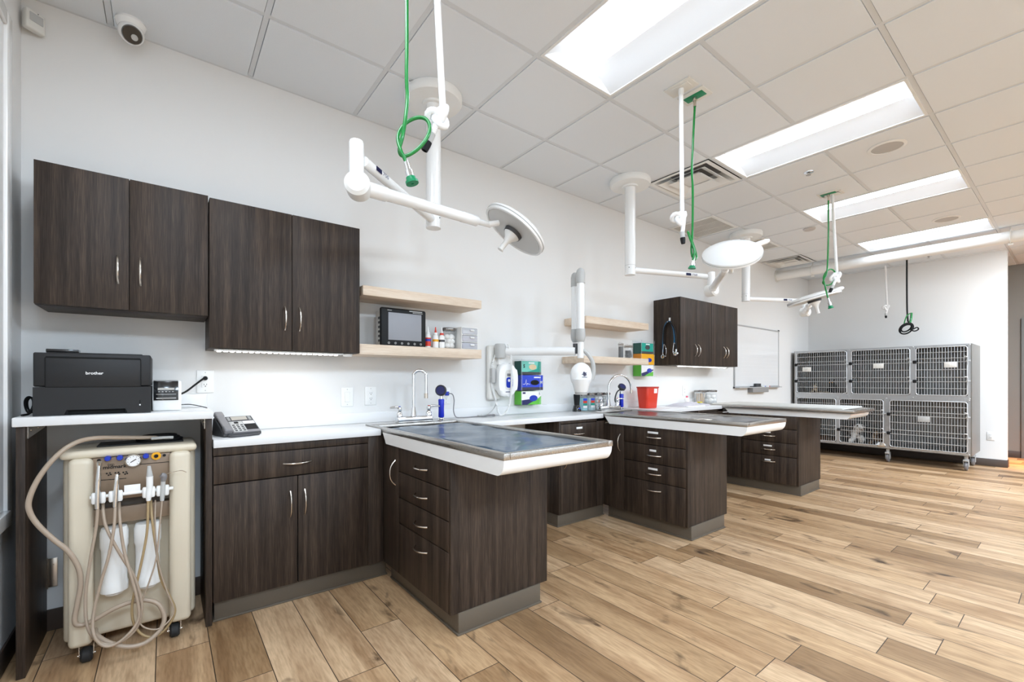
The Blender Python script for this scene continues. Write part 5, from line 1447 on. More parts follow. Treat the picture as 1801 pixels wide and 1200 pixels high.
# ---------------------------------------------------------------- dental x-ray on the back wall
t = thing('dental_xray', 'white wall-mounted dental x-ray with control box, long arm and round head', 'x-ray unit', (2.2, -0.06, 1.25))
b = MB(); b.box((2.075, -0.05, 1.03), (2.20, -0.001, 1.48), 0.022, 4); b.build('wall_plate', OFFW, t)
cx_, cz_ = 2.225, 1.195
b = MB(); b.M = Matrix.Translation((cx_, -0.085, cz_)) @ Matrix.Diagonal((1, 1, 1.0, 1))
n = 36
prof = []
for k in range(n):
    a = 2 * PI * k / n
    ca, sa = math.cos(a), math.sin(a)
    prof.append((0.098 * math.copysign(abs(ca) ** 0.75, ca), 0.140 * math.copysign(abs(sa) ** 0.75, sa)))
b.prism(prof, 'y', -0.035, 0.035)
bmesh.ops.bevel(b.bm, geom=[e for e in b.bm.edges if all(len(f.verts) == 4 for f in e.link_faces) is False], offset=0.022, segments=4, affect='EDGES', profile=0.5)
cb = b.build('control_box', WHITEG, t)
b = MB(); b.box((cx_ - 0.075, -0.085, cz_ + 0.12), (cx_ + 0.065, -0.012, cz_ + 0.20), 0.014, 3); b.build('control_neck', WHITE, t)
b = MB(); b.M = Matrix.Translation((cx_ + 0.005, -0.1205, cz_)); b.prism([(0.042 * math.copysign(abs(math.cos(a)) ** .5, math.cos(a)), 0.082 * math.copysign(abs(math.sin(a)) ** .5, math.sin(a))) for a in [2 * PI * k / 32 for k in range(32)]], 'y', -0.002, 0.002); b.build('keypad', OFFW, cb)
b = MB(); b.M = Matrix.Translation((cx_ + 0.008, -0.123, cz_ - 0.022)); b.prism([(0.034 * math.copysign(abs(math.cos(a)) ** .5, math.cos(a)), 0.043 * math.copysign(abs(math.sin(a)) ** .5, math.sin(a))) for a in [2 * PI * k / 28 for k in range(28)]], 'y', -0.002, 0.002); b.build('keypad_print', BLUE, cb)
b = MB(); b.box((cx_ - 0.018, -0.1245, cz_ + 0.03), (cx_ + 0.025, -0.122, cz_ + 0.052), 0.001); b.build('display', MGREY, cb)
b = MB(); b.lathe([(0, 0), (0.012, 0), (0.012, 1), (0, 1)], (cx_ + 0.0, -0.1245, cz_ - 0.005), (0, -0.002, 0), 18); b.build('button', PAPER, cb)
b = MB(); b.box((cx_ - 0.03, -0.1215, cz_ - 0.102), (cx_ + 0.025, -0.119, cz_ - 0.096)); b.build('maker_print', NAVY, cb)
A0 = Vector((2.205, -0.10, 1.43)); A1 = Vector((2.541, -0.5698, 1.42))
b = MB(); b.lathe([(0, 0), (0.045, 0), (0.048, 0.15), (0.048, 0.85), (0.04, 1), (0, 1)], (2.165, -0.085, 1.375), (0, 0, 0.115), 28); b.build('wall_pivot', LGREY, t)
d = (A1 - A0).normalized()
b = MB(); b.tube([A0, A0.lerp(A1, 0.5), A1], 0.034, seg=20, smooth=False); b.build('extension_arm', WHITEG, t)
V = Vector((2.551, -0.6153, 1.498))
top = (2.551, -0.6153, 2.064)[2]; bot = (2.551, -0.6153, 1.48)[2]
b = MB(); b.cyl((A1.x, A1.y, A1.z - 0.02), (A1.x, A1.y, A1.z + 0.06), 0.02, seg=18); b.build('arm_pivot', DGREY, t)
W0 = Vector((2.581, -0.5249, 1.506))
for c, ztp, zbt, r, nm in ((V, top, bot, 0.034, 'scissor_arm'), (W0, (2.581, -0.5249, 2.05)[2], (2.581, -0.5249, 1.492)[2], 0.03, 'scissor_arm')):
    h = ztp - zbt
    b = MB(); b.lathe([(0, 0.16), (r * .9, 0.16), (r * .9, 0.82), (0, 0.82)], (c.x, c.y, zbt), (0, 0, h), 24); s = b.build(nm, WHITEG, t)
    b = MB(); b.lathe([(0, 0.80), (r * 1.05, 0.80), (r * 1.05, 0.93), (r * 0.85, 0.975), (r * 0.45, 1.0), (0, 1.0)], (c.x, c.y, zbt), (0, 0, h), 24); b.build('end_cap', LGREY, s)
    b = MB(); b.lathe([(0, 0), (r * 0.5, 0.0), (r * 0.9, 0.03), (r * 1.1, 0.08), (r * 1.05, 0.19), (0, 0.19)], (c.x, c.y, zbt), (0, 0, h), 24); b.build('end_cap', LGREY, s)
b = MB(); b.lathe([(0, 0), (0.024, 0), (0.024, 1), (0, 1)], (V.x, V.y, bot - 0.115), (0, 0, 0.125), 20); b.build('swivel_post', WHITE, t)
H = Vector((2.554, -0.618, 1.228))
b = MB(); b.M = Matrix.Translation(H) @ Matrix((CR, CF, UP)).transposed().to_4x4()
b.tube([(0.0, 0, 0.205), (0.045, 0, 0.175), (0.088, 0.0, 0.11), (0.098, 0, 0.03), (0.085, 0, -0.03)], 0.016, seg=12); b.build('yoke', LGREY, t)
b = MB(); b.M = Matrix.Translation(H) @ Matrix((CR, CF, UP)).transposed().to_4x4()
b.sphere((0, 0, 0.0), 0.092, (0.93, 0.62, 1.12), 28)
for v in b.bm.verts:
    pass
b.lathe([(0, 0), (0.075, 0), (0.055, 0.8), (0.048, 1.0), (0, 1.0)], (0, 0, -0.03), (0, 0, -0.10), 28)
hd = b.build('tube_head', WHITEG, t)
b = MB(); b.M = Matrix.Translation(H) @ Matrix((CR, CF, UP)).transposed().to_4x4()
b.lathe([(0, 0), (0.05, 0), (0.046, 1), (0, 1)], (0, 0, -0.128), (0, 0, -0.02), 26); b.build('cone_collar', LGREY, hd)
b = MB(); b.M = Matrix.Translation(H) @ Matrix((CR, CF, UP)).transposed().to_4x4()
for k in range(6):
    dz = -0.015 + 0.006 * k
    w = 2 * math.sqrt(max(1e-6, 0.0185 ** 2 - dz ** 2)) * (0.55 + 0.45 * ((k * 37) % 5) / 4)
    b.box((0.018 - w / 2 + 0.004 * math.sin(k * 2.1), -0.061, dz - 0.0018 + 0.012), (0.018 + w / 2 + 0.004 * math.sin(k * 2.1), -0.048, dz + 0.0022 + 0.012), 0.0008)
b.box((-0.002, -0.0605, -0.014), (0.038, -0.048, -0.0115))
b.build('maker_mark', NAVY, hd)
def coil(b, pts, rc, rt, turns_per_m=190):
    P = [Vector(p) for p in pts]; Q = []
    for i in range(len(P) - 1):
        p1, p2 = P[i], P[i + 1]
        p0 = P[i - 1] if i else p1 * 2 - p2
        p3 = P[i + 2] if i + 2 < len(P) else p2 * 2 - p1
        for k in range(60):
            t_ = k / 60
            Q.append(0.5 * ((2 * p1) + (p2 - p0) * t_ + (2 * p0 - 5 * p1 + 4 * p2 - p3) * t_ * t_ + (3 * p1 - p0 - 3 * p2 + p3) * t_ ** 3))
    L = 0; out = []
    for a_, c_ in zip(Q, Q[1:]):
        d_ = c_ - a_; s_ = d_.length
        if s_ < 1e-6: continue
        tt = d_ / s_; u_ = tt.cross(Vector((0.3, 0.9, 0.31))).normalized(); w_ = tt.cross(u_)
        n_ = max(1, int(s_ / 0.0009))
        for k in range(n_):
            l_ = L + s_ * k / n_
            an = 2 * PI * l_ * turns_per_m
            out.append(a_ + d_ * (k / n_) + u_ * (rc * math.cos(an)) + w_ * (rc * math.sin(an)))
        L += s_
    b.tube(out, rt, seg=4, smooth=False)
b = MB()
coil(b, [(2.201, -0.14, 1.484), (2.226, -0.145, 1.397), (2.234, -0.15, 1.234), (2.23, -0.14, 1.048), (2.202, -0.13, 0.946), (2.152, -0.12, 0.906), (2.133, -0.1, 0.938), (2.131, -0.07, 1.025), (2.104, -0.06, 1.132), (2.093, -0.06, 1.234), (2.104, -0.06, 1.327), (2.13, -0.08, 1.419)], 0.008, 0.0026)
b.build('coiled_cord', WHITE, t)
b = MB(); b.tube([(2.116, -0.06, 1.225), (2.111, -0.05, 1.095), (2.146, -0.05, 1), (2.068, -0.08, 0.931), (1.988, -0.1, 0.913), (1.934, -0.1, 0.916)], 0.0042, seg=8); b.build('supply_cable', LGREY, t)
b = MB(); b.box((2.085, -0.085, 1.17), (2.12, -0.045, 1.29), 0.006); b.build('exposure_switch', LGREY, t)

# ---------------------------------------------------------------- dental cart under the printer desk
t = thing('dental_cart', 'beige dental cart on casters with hanging handpieces, under the printer desk', 'dental cart', (-0.115, -0.30, 0.0))
b = MB(); b.box((-0.343, -0.37, 0.068), (0.116, -0.13, 0.862), 0.02, 3); b.build('body', BEIGE, t)
b = MB(); b.box((-0.346, -0.44, 0.858), (0.119, -0.13, 0.893), 0.016, 4); b.build('top_cover', BEIGE, t)
lx0, lx1 = -0.318, (-0.241, -0.455, 0.805)[0]
rx0, rx1 = (0.015, -0.455, 0.799)[0], 0.096
for x0, x1 in ((lx0, lx1), (rx0, rx1)):
    b = MB(); b.box((x0, -0.462, 0.074), (x1, -0.365, 0.862), 0.022, 4); b.build('side_pillar', BEIGE, t)
b = MB(); b.box((lx1 - 0.004, -0.43, 0.69), (rx0 + 0.004, -0.365, 0.857), 0.003); cp = b.build('control_panel', BEIGED, t)
b = MB(); b.box((lx1 - 0.002, -0.44, 0.672), (rx0 + 0.002, -0.40, 0.70), 0.004); b.build('panel_lip', BEIGED, t)
b = MB(); b.box((lx1 - 0.002, -0.425, 0.565), (rx0 + 0.002, -0.365, 0.635), 0.003); b.build('bottle_bracket', BEIGED, t)
b = MB(); b.box((lx1 + 0.02, -0.40, 0.635), (rx0 - 0.02, -0.366, 0.68)); b.build('dark_recess', mat('cart_recess', (74, 66, 58), 0.6), t)
yq = -0.431
for u, v in ((190, 806), (211, 805), (257, 802)):
    p = Vector((-0.195, -0.431, 0.854)) if u == 190 else (Vector((-0.156, -0.431, 0.853)) if u == 211 else Vector((-0.068, -0.431, 0.851)))
    b = MB(); b.lathe([(0, 0), (0.011, 0), (0.0115, 0.7), (0.009, 1), (0, 1)], p, (0, -0.022, 0), 20); b.build('knob', BLUE, cp)
g = Vector((-0.111, -0.431, 0.835))
b = MB(); b.lathe([(0.0, 0), (0.029, 0), (0.029, 0.8), (0.026, 1), (0.024, 0.8), (0, 0.8)], g, (0, -0.014, 0), 32); ga = b.build('pressure_gauge', NICKEL, cp)
b = MB(); b.lathe([(0, 0), (0.0235, 0), (0.0235, 1), (0, 1)], g + Vector((0, -0.0112, 0)), (0, -0.001, 0), 28); b.build('dial', PAPER, ga)
b = MB(); b.box((g.x - 0.012, g.y - 0.0135, g.z - 0.0015), (g.x + 0.012, g.y - 0.0124, g.z + 0.0015)); b.M = Matrix.Translation(g) @ Matrix.Rotation(-0.6, 4, 'Y') @ Matrix.Translation(-g)
for v in b.bm.verts: v.co = b.M @ v.co
for k in range(9):
    a = math.radians(225 - k * 33.75)
    q = g + Vector((0.019 * math.cos(a), -0.0128, 0.019 * math.sin(a)))
    b2 = b.M; b.M = Matrix.Identity(4); b.box(q - Vector((.0012, .0004, .0012)), q + Vector((.0012, .0004, .0012))); b.M = b2
b.build('needle', BLACK, ga)
p = Vector((-0.032, -0.431, 0.847))
b = MB(); b.lathe([(0.008, 0), (0.0175, 0), (0.0175, 1), (0.008, 1)], p, (0, -0.005, 0), 24); b.build('dial_ring', YELLOW, cp)
b = MB(); b.lathe([(0, 0), (0.0085, 0), (0.007, 1), (0, 1)], p, (0, -0.016, 0), 18); b.build('knob', BLACK, cp)
b = MB()
for q in ((-0.224, -0.431, 0.848), (-0.003, -0.431, 0.847)): b.cyl(q, Vector(q) + Vector((0, -0.003, 0)), 0.006, seg=14)
b.build('screws', BLACK, cp)
text('midmark', 0.078, (-0.211, -0.431, 0.807), (1, 0, 0), (0, 0, 1), BLACK, cp, height=0.0155, bold=0.02)
b = MB()
for k, q in enumerate(((-0.193, -0.431, 0.785), (-0.165, -0.431, 0.784), (-0.139, -0.431, 0.783))):
    q = Vector(q)
    for dx, dz in ((-0.006, 0.003), (0.004, 0.004), (0, -0.005), (0.007, -0.003)): b.sphere(q + Vector((dx, 0, dz)), 0.0032, (1, 0.3, 1), 8)
for q, w in (((-0.089, -0.431, 0.815), 0.11), ((-0.217, -0.431, 0.761), 0.03), ((-0.189, -0.431, 0.76), 0.02), ((-0.165, -0.431, 0.759), 0.03)):
    b.box((q[0], -0.4315, q[2] - 0.0012), (q[0] + w, -0.4304, q[2] + 0.0012))
b.build('panel_printing', BLACK, cp)
b = MB(); b.cyl((-0.204, -0.431, 0.791), Vector((-0.204, -0.431, 0.791)) + Vector((0, 0.0005, 0)), 0.001); b.bm.free()
q = Vector((-0.185, -0.431, 0.824)); b = MB()
for s in (-1, 0, 1): b.tube([q + Vector((s * .006 + .004 * math.cos(a), 0, .004 * math.sin(a))) for a in [2 * PI * k / 12 for k in range(12)]], 0.0006, seg=5, closed=True, sub=1)
b.build('maker_emblem', BLACK, cp)
# white card above the holder bar
a0, a1 = Vector((-0.14, -0.475, 0.707)), Vector((-0.086, -0.475, 0.736))
b = MB(); b.box((a0.x, -0.477, a0.z), (a1.x, -0.474, a1.z), 0.0008); b.build('card', PAPER, t)
h0, h1 = Vector((-0.248, -0.475, 0.7)), Vector((0.019, -0.475, 0.7))
h1.z = h0.z
zb = (h0.z + h1.z) / 2
b = MB(); b.cyl((h0.x, -0.475, zb), (h1.x + 0.01, -0.475, zb), 0.0075, seg=14)
for x in (lx1 + 0.02, rx0 - 0.02): b.cyl((x, -0.475, zb), (x, -0.428, zb), 0.006, seg=10)
b.build('holder_bar', WHITE, t)
for u in ((-0.234, -0.485, 0.692)[0], (-0.207, -0.485, 0.693)[0], (-0.18, -0.485, 0.693)[0], (-0.153, -0.485, 0.691)[0], (-0.07, -0.485, 0.686)[0], (-0.044, -0.485, 0.687)[0], (-0.022, -0.485, 0.691)[0], (0.005, -0.485, 0.689)[0]):
    b = MB(); b.lathe([(0, 0), (0.007, 0), (0.0095, 0.12), (0.0095, 0.88), (0.007, 1), (0, 1)], (u, -0.486, zb - 0.026), (0, 0, 0.046), 16); b.build('clip', WHITE, t)
# water bottles
for q in ((-0.175, -0.4, 0.562), (-0.062, -0.4, 0.561)):
    r = 0.047
    b = MB(); b.lathe([(0, 0), (0.03, 0), (0.034, 0.03), (r, 0.05), (r, 0.16), (r * .93, 0.19), (r * .9, 0.5), (r * .94, 0.68), (r * 1.02, 0.72), (r * 1.02, 0.93), (r * 0.9, 1.0), (0, 1.0)], (q[0], -0.425, q[2] - 0.30), (0, 0, 0.29), 32)
    b.build('water_bottle', WHITE, t)
# handpieces and their tubing
HY = -0.492
def HP(nm, spec, m):
    b = MB(); b.tube([p for p, r in spec], 0.01, seg=14, sub=3, radii=[r for p, r in spec]); return b.build(nm, m, t)
h = HP('handpiece', [((-0.218, -0.492, 0.837), .006), ((-0.219, -0.492, 0.808), .0075), ((-0.221, -0.492, 0.761), .0095), ((-0.223, -0.492, 0.69), .009), ((-0.223, -0.492, 0.654), .0085)], CHROME)
b = MB(); b.cyl((-0.217, -0.497, 0.849), (-0.218, -0.487, 0.831), 0.0085, seg=14); b.build('turbine_head', CHROME, h)
HP('handpiece', [((-0.162, -0.492, 0.791), .004), ((-0.162, -0.492, 0.777), .0075), ((-0.165, -0.492, 0.724), .0095), ((-0.167, -0.492, 0.681), .009), ((-0.168, -0.492, 0.652), .0085)], CHROME)
h = HP('scaler', [((-0.054, -0.492, 0.767), .0125), ((-0.054, -0.492, 0.717), .0122), ((-0.057, -0.492, 0.683), .0115), ((-0.058, -0.492, 0.66), .008)], WHITE)
b = MB(); b.tube([(-0.056, -0.492, 0.813), (-0.055, -0.492, 0.79), (-0.054, -0.492, 0.767)], .01, seg=14, radii=[.006, .009, .0122]); b.build('tip_sleeve', LGREY, h)
h = HP('air_syringe', [((-0.007, -0.492, 0.741), .0085), ((-0.008, -0.492, 0.705), .0095), ((-0.01, -0.492, 0.675), .009), ((-0.011, -0.492, 0.652), .0075)], LGREY)
b = MB(); b.tube([(-0.015, -0.494, 0.768), (-0.005, -0.492, 0.761), (-0.007, -0.492, 0.738)], .011, seg=12, radii=[.010, .013, .009]); b.build('syringe_head', MGREY, h)
b = MB(); b.tube([(0.001, -0.495, 0.768), (0.025, -0.5, 0.776), (0.056, -0.5, 0.78), (0.077, -0.5, 0.77)], 0.0016, seg=6); b.build('needle', NICKEL, h)
def hose(nm, pts, r, m):
    b = MB(); b.tube(pts, r, seg=12, sub=7); return b.build(nm, m, t)
hose('tubing', [(-0.222, -0.492, 0.659), (-0.228, -0.495, 0.57), (-0.245, -0.5, 0.444), (-0.258, -0.5, 0.314), (-0.254, -0.515, 0.199), (-0.231, -0.53, 0.135), (-0.192, -0.54, 0.097), (-0.143, -0.535, 0.092), (-0.097, -0.53, 0.129), (-0.08, -0.53, 0.197), (-0.084, -0.525, 0.257), (-0.105, -0.515, 0.345), (-0.139, -0.51, 0.425), (-0.171, -0.51, 0.505), (-0.197, -0.5, 0.58), (-0.206, -0.485, 0.638), (-0.209, -0.45, 0.674)], 0.0058, TUBET)
hose('tubing', [(-0.168, -0.492, 0.657), (-0.171, -0.512, 0.563), (-0.188, -0.522, 0.448), (-0.213, -0.52, 0.341), (-0.233, -0.53, 0.22), (-0.227, -0.55, 0.147), (-0.196, -0.555, 0.099), (-0.156, -0.555, 0.098), (-0.111, -0.55, 0.133), (-0.089, -0.545, 0.179), (-0.094, -0.54, 0.254), (-0.112, -0.53, 0.345), (-0.139, -0.505, 0.467), (-0.153, -0.49, 0.59), (-0.158, -0.45, 0.66)], 0.0058, TUBET)
hose('tubing', [(-0.059, -0.492, 0.665), (-0.062, -0.5, 0.538), (-0.075, -0.505, 0.438), (-0.096, -0.51, 0.319), (-0.112, -0.51, 0.225), (-0.107, -0.515, 0.15), (-0.08, -0.52, 0.092), (-0.036, -0.525, 0.069), (0.007, -0.52, 0.094), (0.035, -0.515, 0.154), (0.014, -0.51, 0.23), (-0.015, -0.505, 0.31), (-0.029, -0.5, 0.425), (-0.045, -0.49, 0.567), (-0.051, -0.45, 0.653)], 0.005, TUBETAN)
hose('tubing', [(-0.011, -0.492, 0.655), (-0.02, -0.51, 0.532), (-0.031, -0.52, 0.409), (-0.053, -0.525, 0.32), (-0.075, -0.525, 0.249), (-0.093, -0.525, 0.177), (-0.074, -0.53, 0.126), (-0.025, -0.535, 0.102), (0.017, -0.53, 0.128), (0.029, -0.525, 0.173), (0.003, -0.52, 0.265), (-0.025, -0.51, 0.39), (-0.035, -0.495, 0.531), (-0.035, -0.45, 0.65)], 0.0032, TUBET)
hose('supply_hose', [(-0.001, -0.3, 0.914), (-0.114, -0.34, 0.927), (-0.243, -0.4, 0.941), (-0.307, -0.45, 0.923), (-0.358, -0.475, 0.869), (-0.398, -0.485, 0.796), (-0.42, -0.49, 0.722), (-0.417, -0.49, 0.672), (-0.394, -0.49, 0.617), (-0.351, -0.49, 0.551), (-0.311, -0.49, 0.496), (-0.282, -0.49, 0.426), (-0.274, -0.49, 0.359), (-0.284, -0.49, 0.275), (-0.292, -0.49, 0.213), (-0.281, -0.49, 0.186), (-0.247, -0.49, 0.186), (-0.176, -0.49, 0.218), (-0.121, -0.49, 0.23), (-0.068, -0.5, 0.228), (-0.023, -0.51, 0.2), (-0.003, -0.52, 0.14), (-0.019, -0.53, 0.092), (-0.068, -0.54, 0.06), (-0.126, -0.54, 0.064), (-0.188, -0.52, 0.096), (-0.227, -0.48, 0.123), (-0.236, -0.42, 0.121)], 0.0092, TUBET)
# cord and tray lying on the top cover
b = MB(); b.box((-0.24, -0.34, 0.8935), (0.07, -0.18, 0.899), 0.002); b.build('rubber_tray', RUBBER, t)
b = MB()
for k in range(3): b.tube([(-0.02 + (0.085 - 0.012 * k) * math.cos(a), -0.27 + (0.06 - 0.01 * k) * math.sin(a), 0.906 + 0.009 * k) for a in [2 * PI * q / 16 for q in range(16)]], 0.006, seg=8, closed=True, sub=2)
b.build('coiled_cable', BLACK, t)
b = MB(); b.tube([(-0.05, -0.345, 0.918), (-0.01, -0.352, 0.92), (0.03, -0.345, 0.918)], 0.007, seg=10); b.build('cable_connector', LGREY, t)
for x, y in ((-0.262, -0.43), (0.035, -0.425), (-0.262, -0.18), (0.035, -0.18)):
    b = MB(); b.lathe([(0, 0), (0.024, 0), (0.031, 0.2), (0.031, 0.8), (0.024, 1), (0, 1)], (x - 0.019, y, 0.0315), (0.038, 0, 0), 24); c = b.build('caster', RUBBER, t)
    b = MB(); b.box((x - 0.024, y - 0.01, 0.03), (x - 0.021, y + 0.01, 0.072)); b.box((x + 0.021, y - 0.01, 0.03), (x + 0.024, y + 0.01, 0.072)); b.cyl((x - 0.028, y, 0.0315), (x + 0.028, y, 0.0315), 0.005, seg=10); b.build('caster_fork', NICKEL, c)

# ---------------------------------------------------------------- bank of steel cages against the end wall
CXF, CXB = 8.26, 8.99
CY0, CY1 = -0.057, -2.128
CZ0, CZ1, CZM = 0.205, 1.672, 0.948
t = thing('cage_bank', 'stainless steel bank of six wire-door animal cages on casters by the end wall', 'cage', ((CXF + CXB) / 2, (CY0 + CY1) / 2, 0))
b = MB()
b.box((CXB - 0.012, CY1, CZ0), (CXB, CY0, CZ1)); b.build('back_panel', mat('cage_back_steel', (140, 140, 139), 0.42, 0.9), t, flat=True)
b = MB()
b.box((CXF + 0.02, CY1 + 0.012, CZ0 + 0.0), (CXB - 0.012, CY0 - 0.012, CZ0 + 0.02)); b.box((CXF + 0.02, CY1 + 0.012, CZM - 0.012), (CXB - 0.012, CY0 - 0.012, CZM + 0.012)); b.box((CXF + 0.02, CY1 + 0.012, CZ1 - 0.012), (CXB - 0.012, CY0 - 0.012, CZ1))
b.box((CXF, CY1, CZ0), (CXB - 0.012, CY1 + 0.012, CZ1)); b.box((CXF, CY0 - 0.012, CZ0), (CXB - 0.012, CY0, CZ1))
for y, z0, z1 in ((-0.811, CZM + .012, CZ1 - .012), (-1.548, CZM + .012, CZ1 - .012), (-0.665, CZ0 + .02, CZM - .012), (-1.26, CZ0 + .02, CZM - .012)):
    b.box((CXF + 0.02, y - 0.008, z0), (CXB - 0.012, y + 0.008, z1))
b.build('shell', STEELV, t, flat=True)
DO = [(-0.099, -0.779, 0.99, 1.642), (-0.844, -1.515, 0.99, 1.642), (-1.581, -2.085, 0.99, 1.642),
      (-0.099, -0.639, 0.238, 0.905), (-0.691, -1.222, 0.238, 0.905), (-1.297, -2.085, 0.238, 0.905)]
b = MB()
def ff(ya, yb, za, zb): b.box((CXF, min(ya, yb), za), (CXF + 0.02, max(ya, yb), zb))
ff(CY0 - .012, CY1 + .012, 1.645, CZ1); ff(CY0 - .012, CY1 + .012, 0.908, 0.987); ff(CY0 - .012, CY1 + .012, CZ0, 0.235)
ff(CY0 - .012, -0.095, 0.235, 0.908); ff(CY0 - .012, -0.095, .987, 1.645)
ff(-0.783, -0.84, .987, 1.645); ff(-1.519, -1.577, .987, 1.645); ff(-2.089, CY1 + .012, .987, 1.645)
ff(-0.643, -0.687, .235, .908); ff(-1.226, -1.293, .235, .908); ff(-2.089, CY1 + .012, .235, .908)
b.build('face_sheet', mat('cage_front_steel', (190, 192, 194), 0.36, 0.85), t, flat=True)
b = MB()
for y in (CY1 + 0.02, CY0 - 0.02, -0.81, -1.55):
    for z in (0.95, 1.66): b.sphere((CXF - 0.001, y, z), 0.008, (0.5, 1, 1), 8)
for y in (-0.665, -1.26, CY1 + 0.025):
    for z in (0.22, 0.93): b.sphere((CXF - 0.001, y, z), 0.008, (0.5, 1, 1), 8)
b.build('rivets', WIRE, t)
for k, (ya, yb, za, zb) in enumerate(DO):
    b = MB(); x = CXF - 0.006
    r = 0.03
    pts = []
    for cy, cz, a0 in ((yb + r, zb - r, 90), (yb + r, za + r, 180), (ya - r, za + r, 270), (ya - r, zb - r, 0)):
        for s in range(5):
            a = math.radians(a0 + s * 22.5)
            pts.append((x, cy + r * math.cos(a) * (1 if True else 1), cz + r * math.sin(a)))
    b.tube(pts, 0.0065, seg=8, smooth=False, closed=True)
    n = int((ya - yb) / 0.0285)
    for q in range(1, n): b.cyl((x, ya + (yb - ya) * q / n, za + 0.002), (x, ya + (yb - ya) * q / n, zb - 0.002), 0.0027, seg=6)
    for f_ in (0.11, 0.235, 0.315, 0.47, 0.63, 0.72, 0.86): b.cyl((x - 0.004, ya, zb + (za - zb) * f_), (x - 0.004, yb, zb + (za - zb) * f_), 0.004, seg=6)
    d = b.build('wire_door', WIRE, t)
    for f_ in (0.30, 0.71):
        z = zb + (za - zb) * f_
        b = MB(); b.box((x - 0.016, ya - 0.006, z - 0.022), (x + 0.006, ya + 0.032, z + 0.022), 0.004); b.build('hinge', BLACK, d)
        b = MB(); b.box((x - 0.012, yb - 0.03, z - 0.006), (x + 0.006, yb + 0.012, z + 0.012), 0.002); b.cyl((x - 0.012, yb - 0.006, z - 0.05), (x - 0.012, yb - 0.006, z + 0.05), 0.004, seg=8); b.tube([(x - 0.012, yb - 0.006, z + 0.05), (x - 0.02, yb + 0.02, z + 0.06), (x - 0.016, yb + 0.03, z + 0.03)], 0.0035, seg=6); b.build('latch', WIRE, d)
    c = {0: (-0.245, 1.37), 1: (-1.17, 1.405), 2: (-1.93, 1.40), 5: (-1.665, 0.655)}.get(k)
    if c:
        b = MB(); b.box((x - 0.012, c[0] - 0.062, c[1] - 0.036), (x - 0.008, c[0] + 0.062, c[1] + 0.036), 0.001); b.build('card_holder', OFFW if k != 5 else LGREY, d)
for x, y in ((8.32, CY1 + 0.06), (8.32, -1.262), (8.32, CY0 - 0.06), (8.90, CY1 + 0.06), (8.90, CY0 - 0.06)):
    b = MB(); b.lathe([(0, 0), (0.05, 0), (0.062, 0.2), (0.062, 0.8), (0.05, 1), (0, 1)], (x + 0.02, y - 0.017, 0.0625), (0, 0.034, 0), 28); c = b.build('caster', MGREY, t)
    b = MB(); b.box((x - 0.045, y - 0.026, 0.125), (x + 0.045, y + 0.026, 0.15), 0.006); b.box((x - 0.02, y - 0.026, 0.05), (x + 0.04, y - 0.02, 0.14), 0.002); b.box((x - 0.02, y + 0.02, 0.05), (x + 0.04, y + 0.026, 0.14), 0.002); b.cyl((x, y, 0.15), (x, y, 0.2), 0.02, seg=14); b.build('caster_fork', LGREY, c)

# ---------------------------------------------------------------- animals and their things in the cages
def skinned(name, label, cat, V, E, m, loc):
    bm = bmesh.new(); lay = bm.verts.layers.skin.verify()
    vs = [bm.verts.new(Vector(p) - Vector(loc)) for p, r in V]
    for v, (p, r) in zip(vs, V):
        v[lay].radius = (r, r)
    vs[0][lay].use_root = True
    for a, c in E: bm.edges.new((vs[a], vs[c]))
    me = bpy.data.meshes.new(name + '_rig'); bm.to_mesh(me); bm.free()
    o = bpy.data.objects.new(name, me); COL.objects.link(o); o.location = loc
    s = o.modifiers.new('skin', 'SKIN'); s.use_smooth_shade = True; s.branch_smoothing = 0.6
    q = o.modifiers.new('sub', 'SUBSURF'); q.levels = 2; q.render_levels = 2
    bpy.context.view_layer.update()
    dg = bpy.context.evaluated_depsgraph_get()
    m2 = bpy.data.meshes.new_from_object(o.evaluated_get(dg))
    m2.name = name
    bpy.data.objects.remove(o)
    # ruffle the coat
    rnd = random.Random(len(label))
    from mathutils import noise
    for v in m2.vertices:
        nn = noise.noise(v.co * 55.0) + 0.6 * noise.noise(v.co * 120.0)
        v.co += v.normal * (0.006 * nn)
    m2.shade_smooth(); m2.materials.clear(); m2.materials.append(m)
    o = bpy.data.objects.new(name, m2); COL.objects.link(o); o.location = loc
    return tag(o, label, cat)

FURW = patches('shaggy_white_grey_fur', ((0.36, (52, 46, 44)), (0.43, (190, 180, 170)), (0.50, (240, 236, 230))), 9)
FURB = patches('brown_black_fur', ((0.35, (58, 46, 38)), (0.5, (136, 110, 86)), (0.62, (188, 164, 136))), 10)
FURK = patches('black_fur', ((0.35, (16, 15, 15)), (0.65, (40, 38, 37))), 10)
FURT = patches('tabby_fur', ((0.35, (96, 82, 66)), (0.5, (170, 152, 126)), (0.62, (214, 200, 178))), 22)

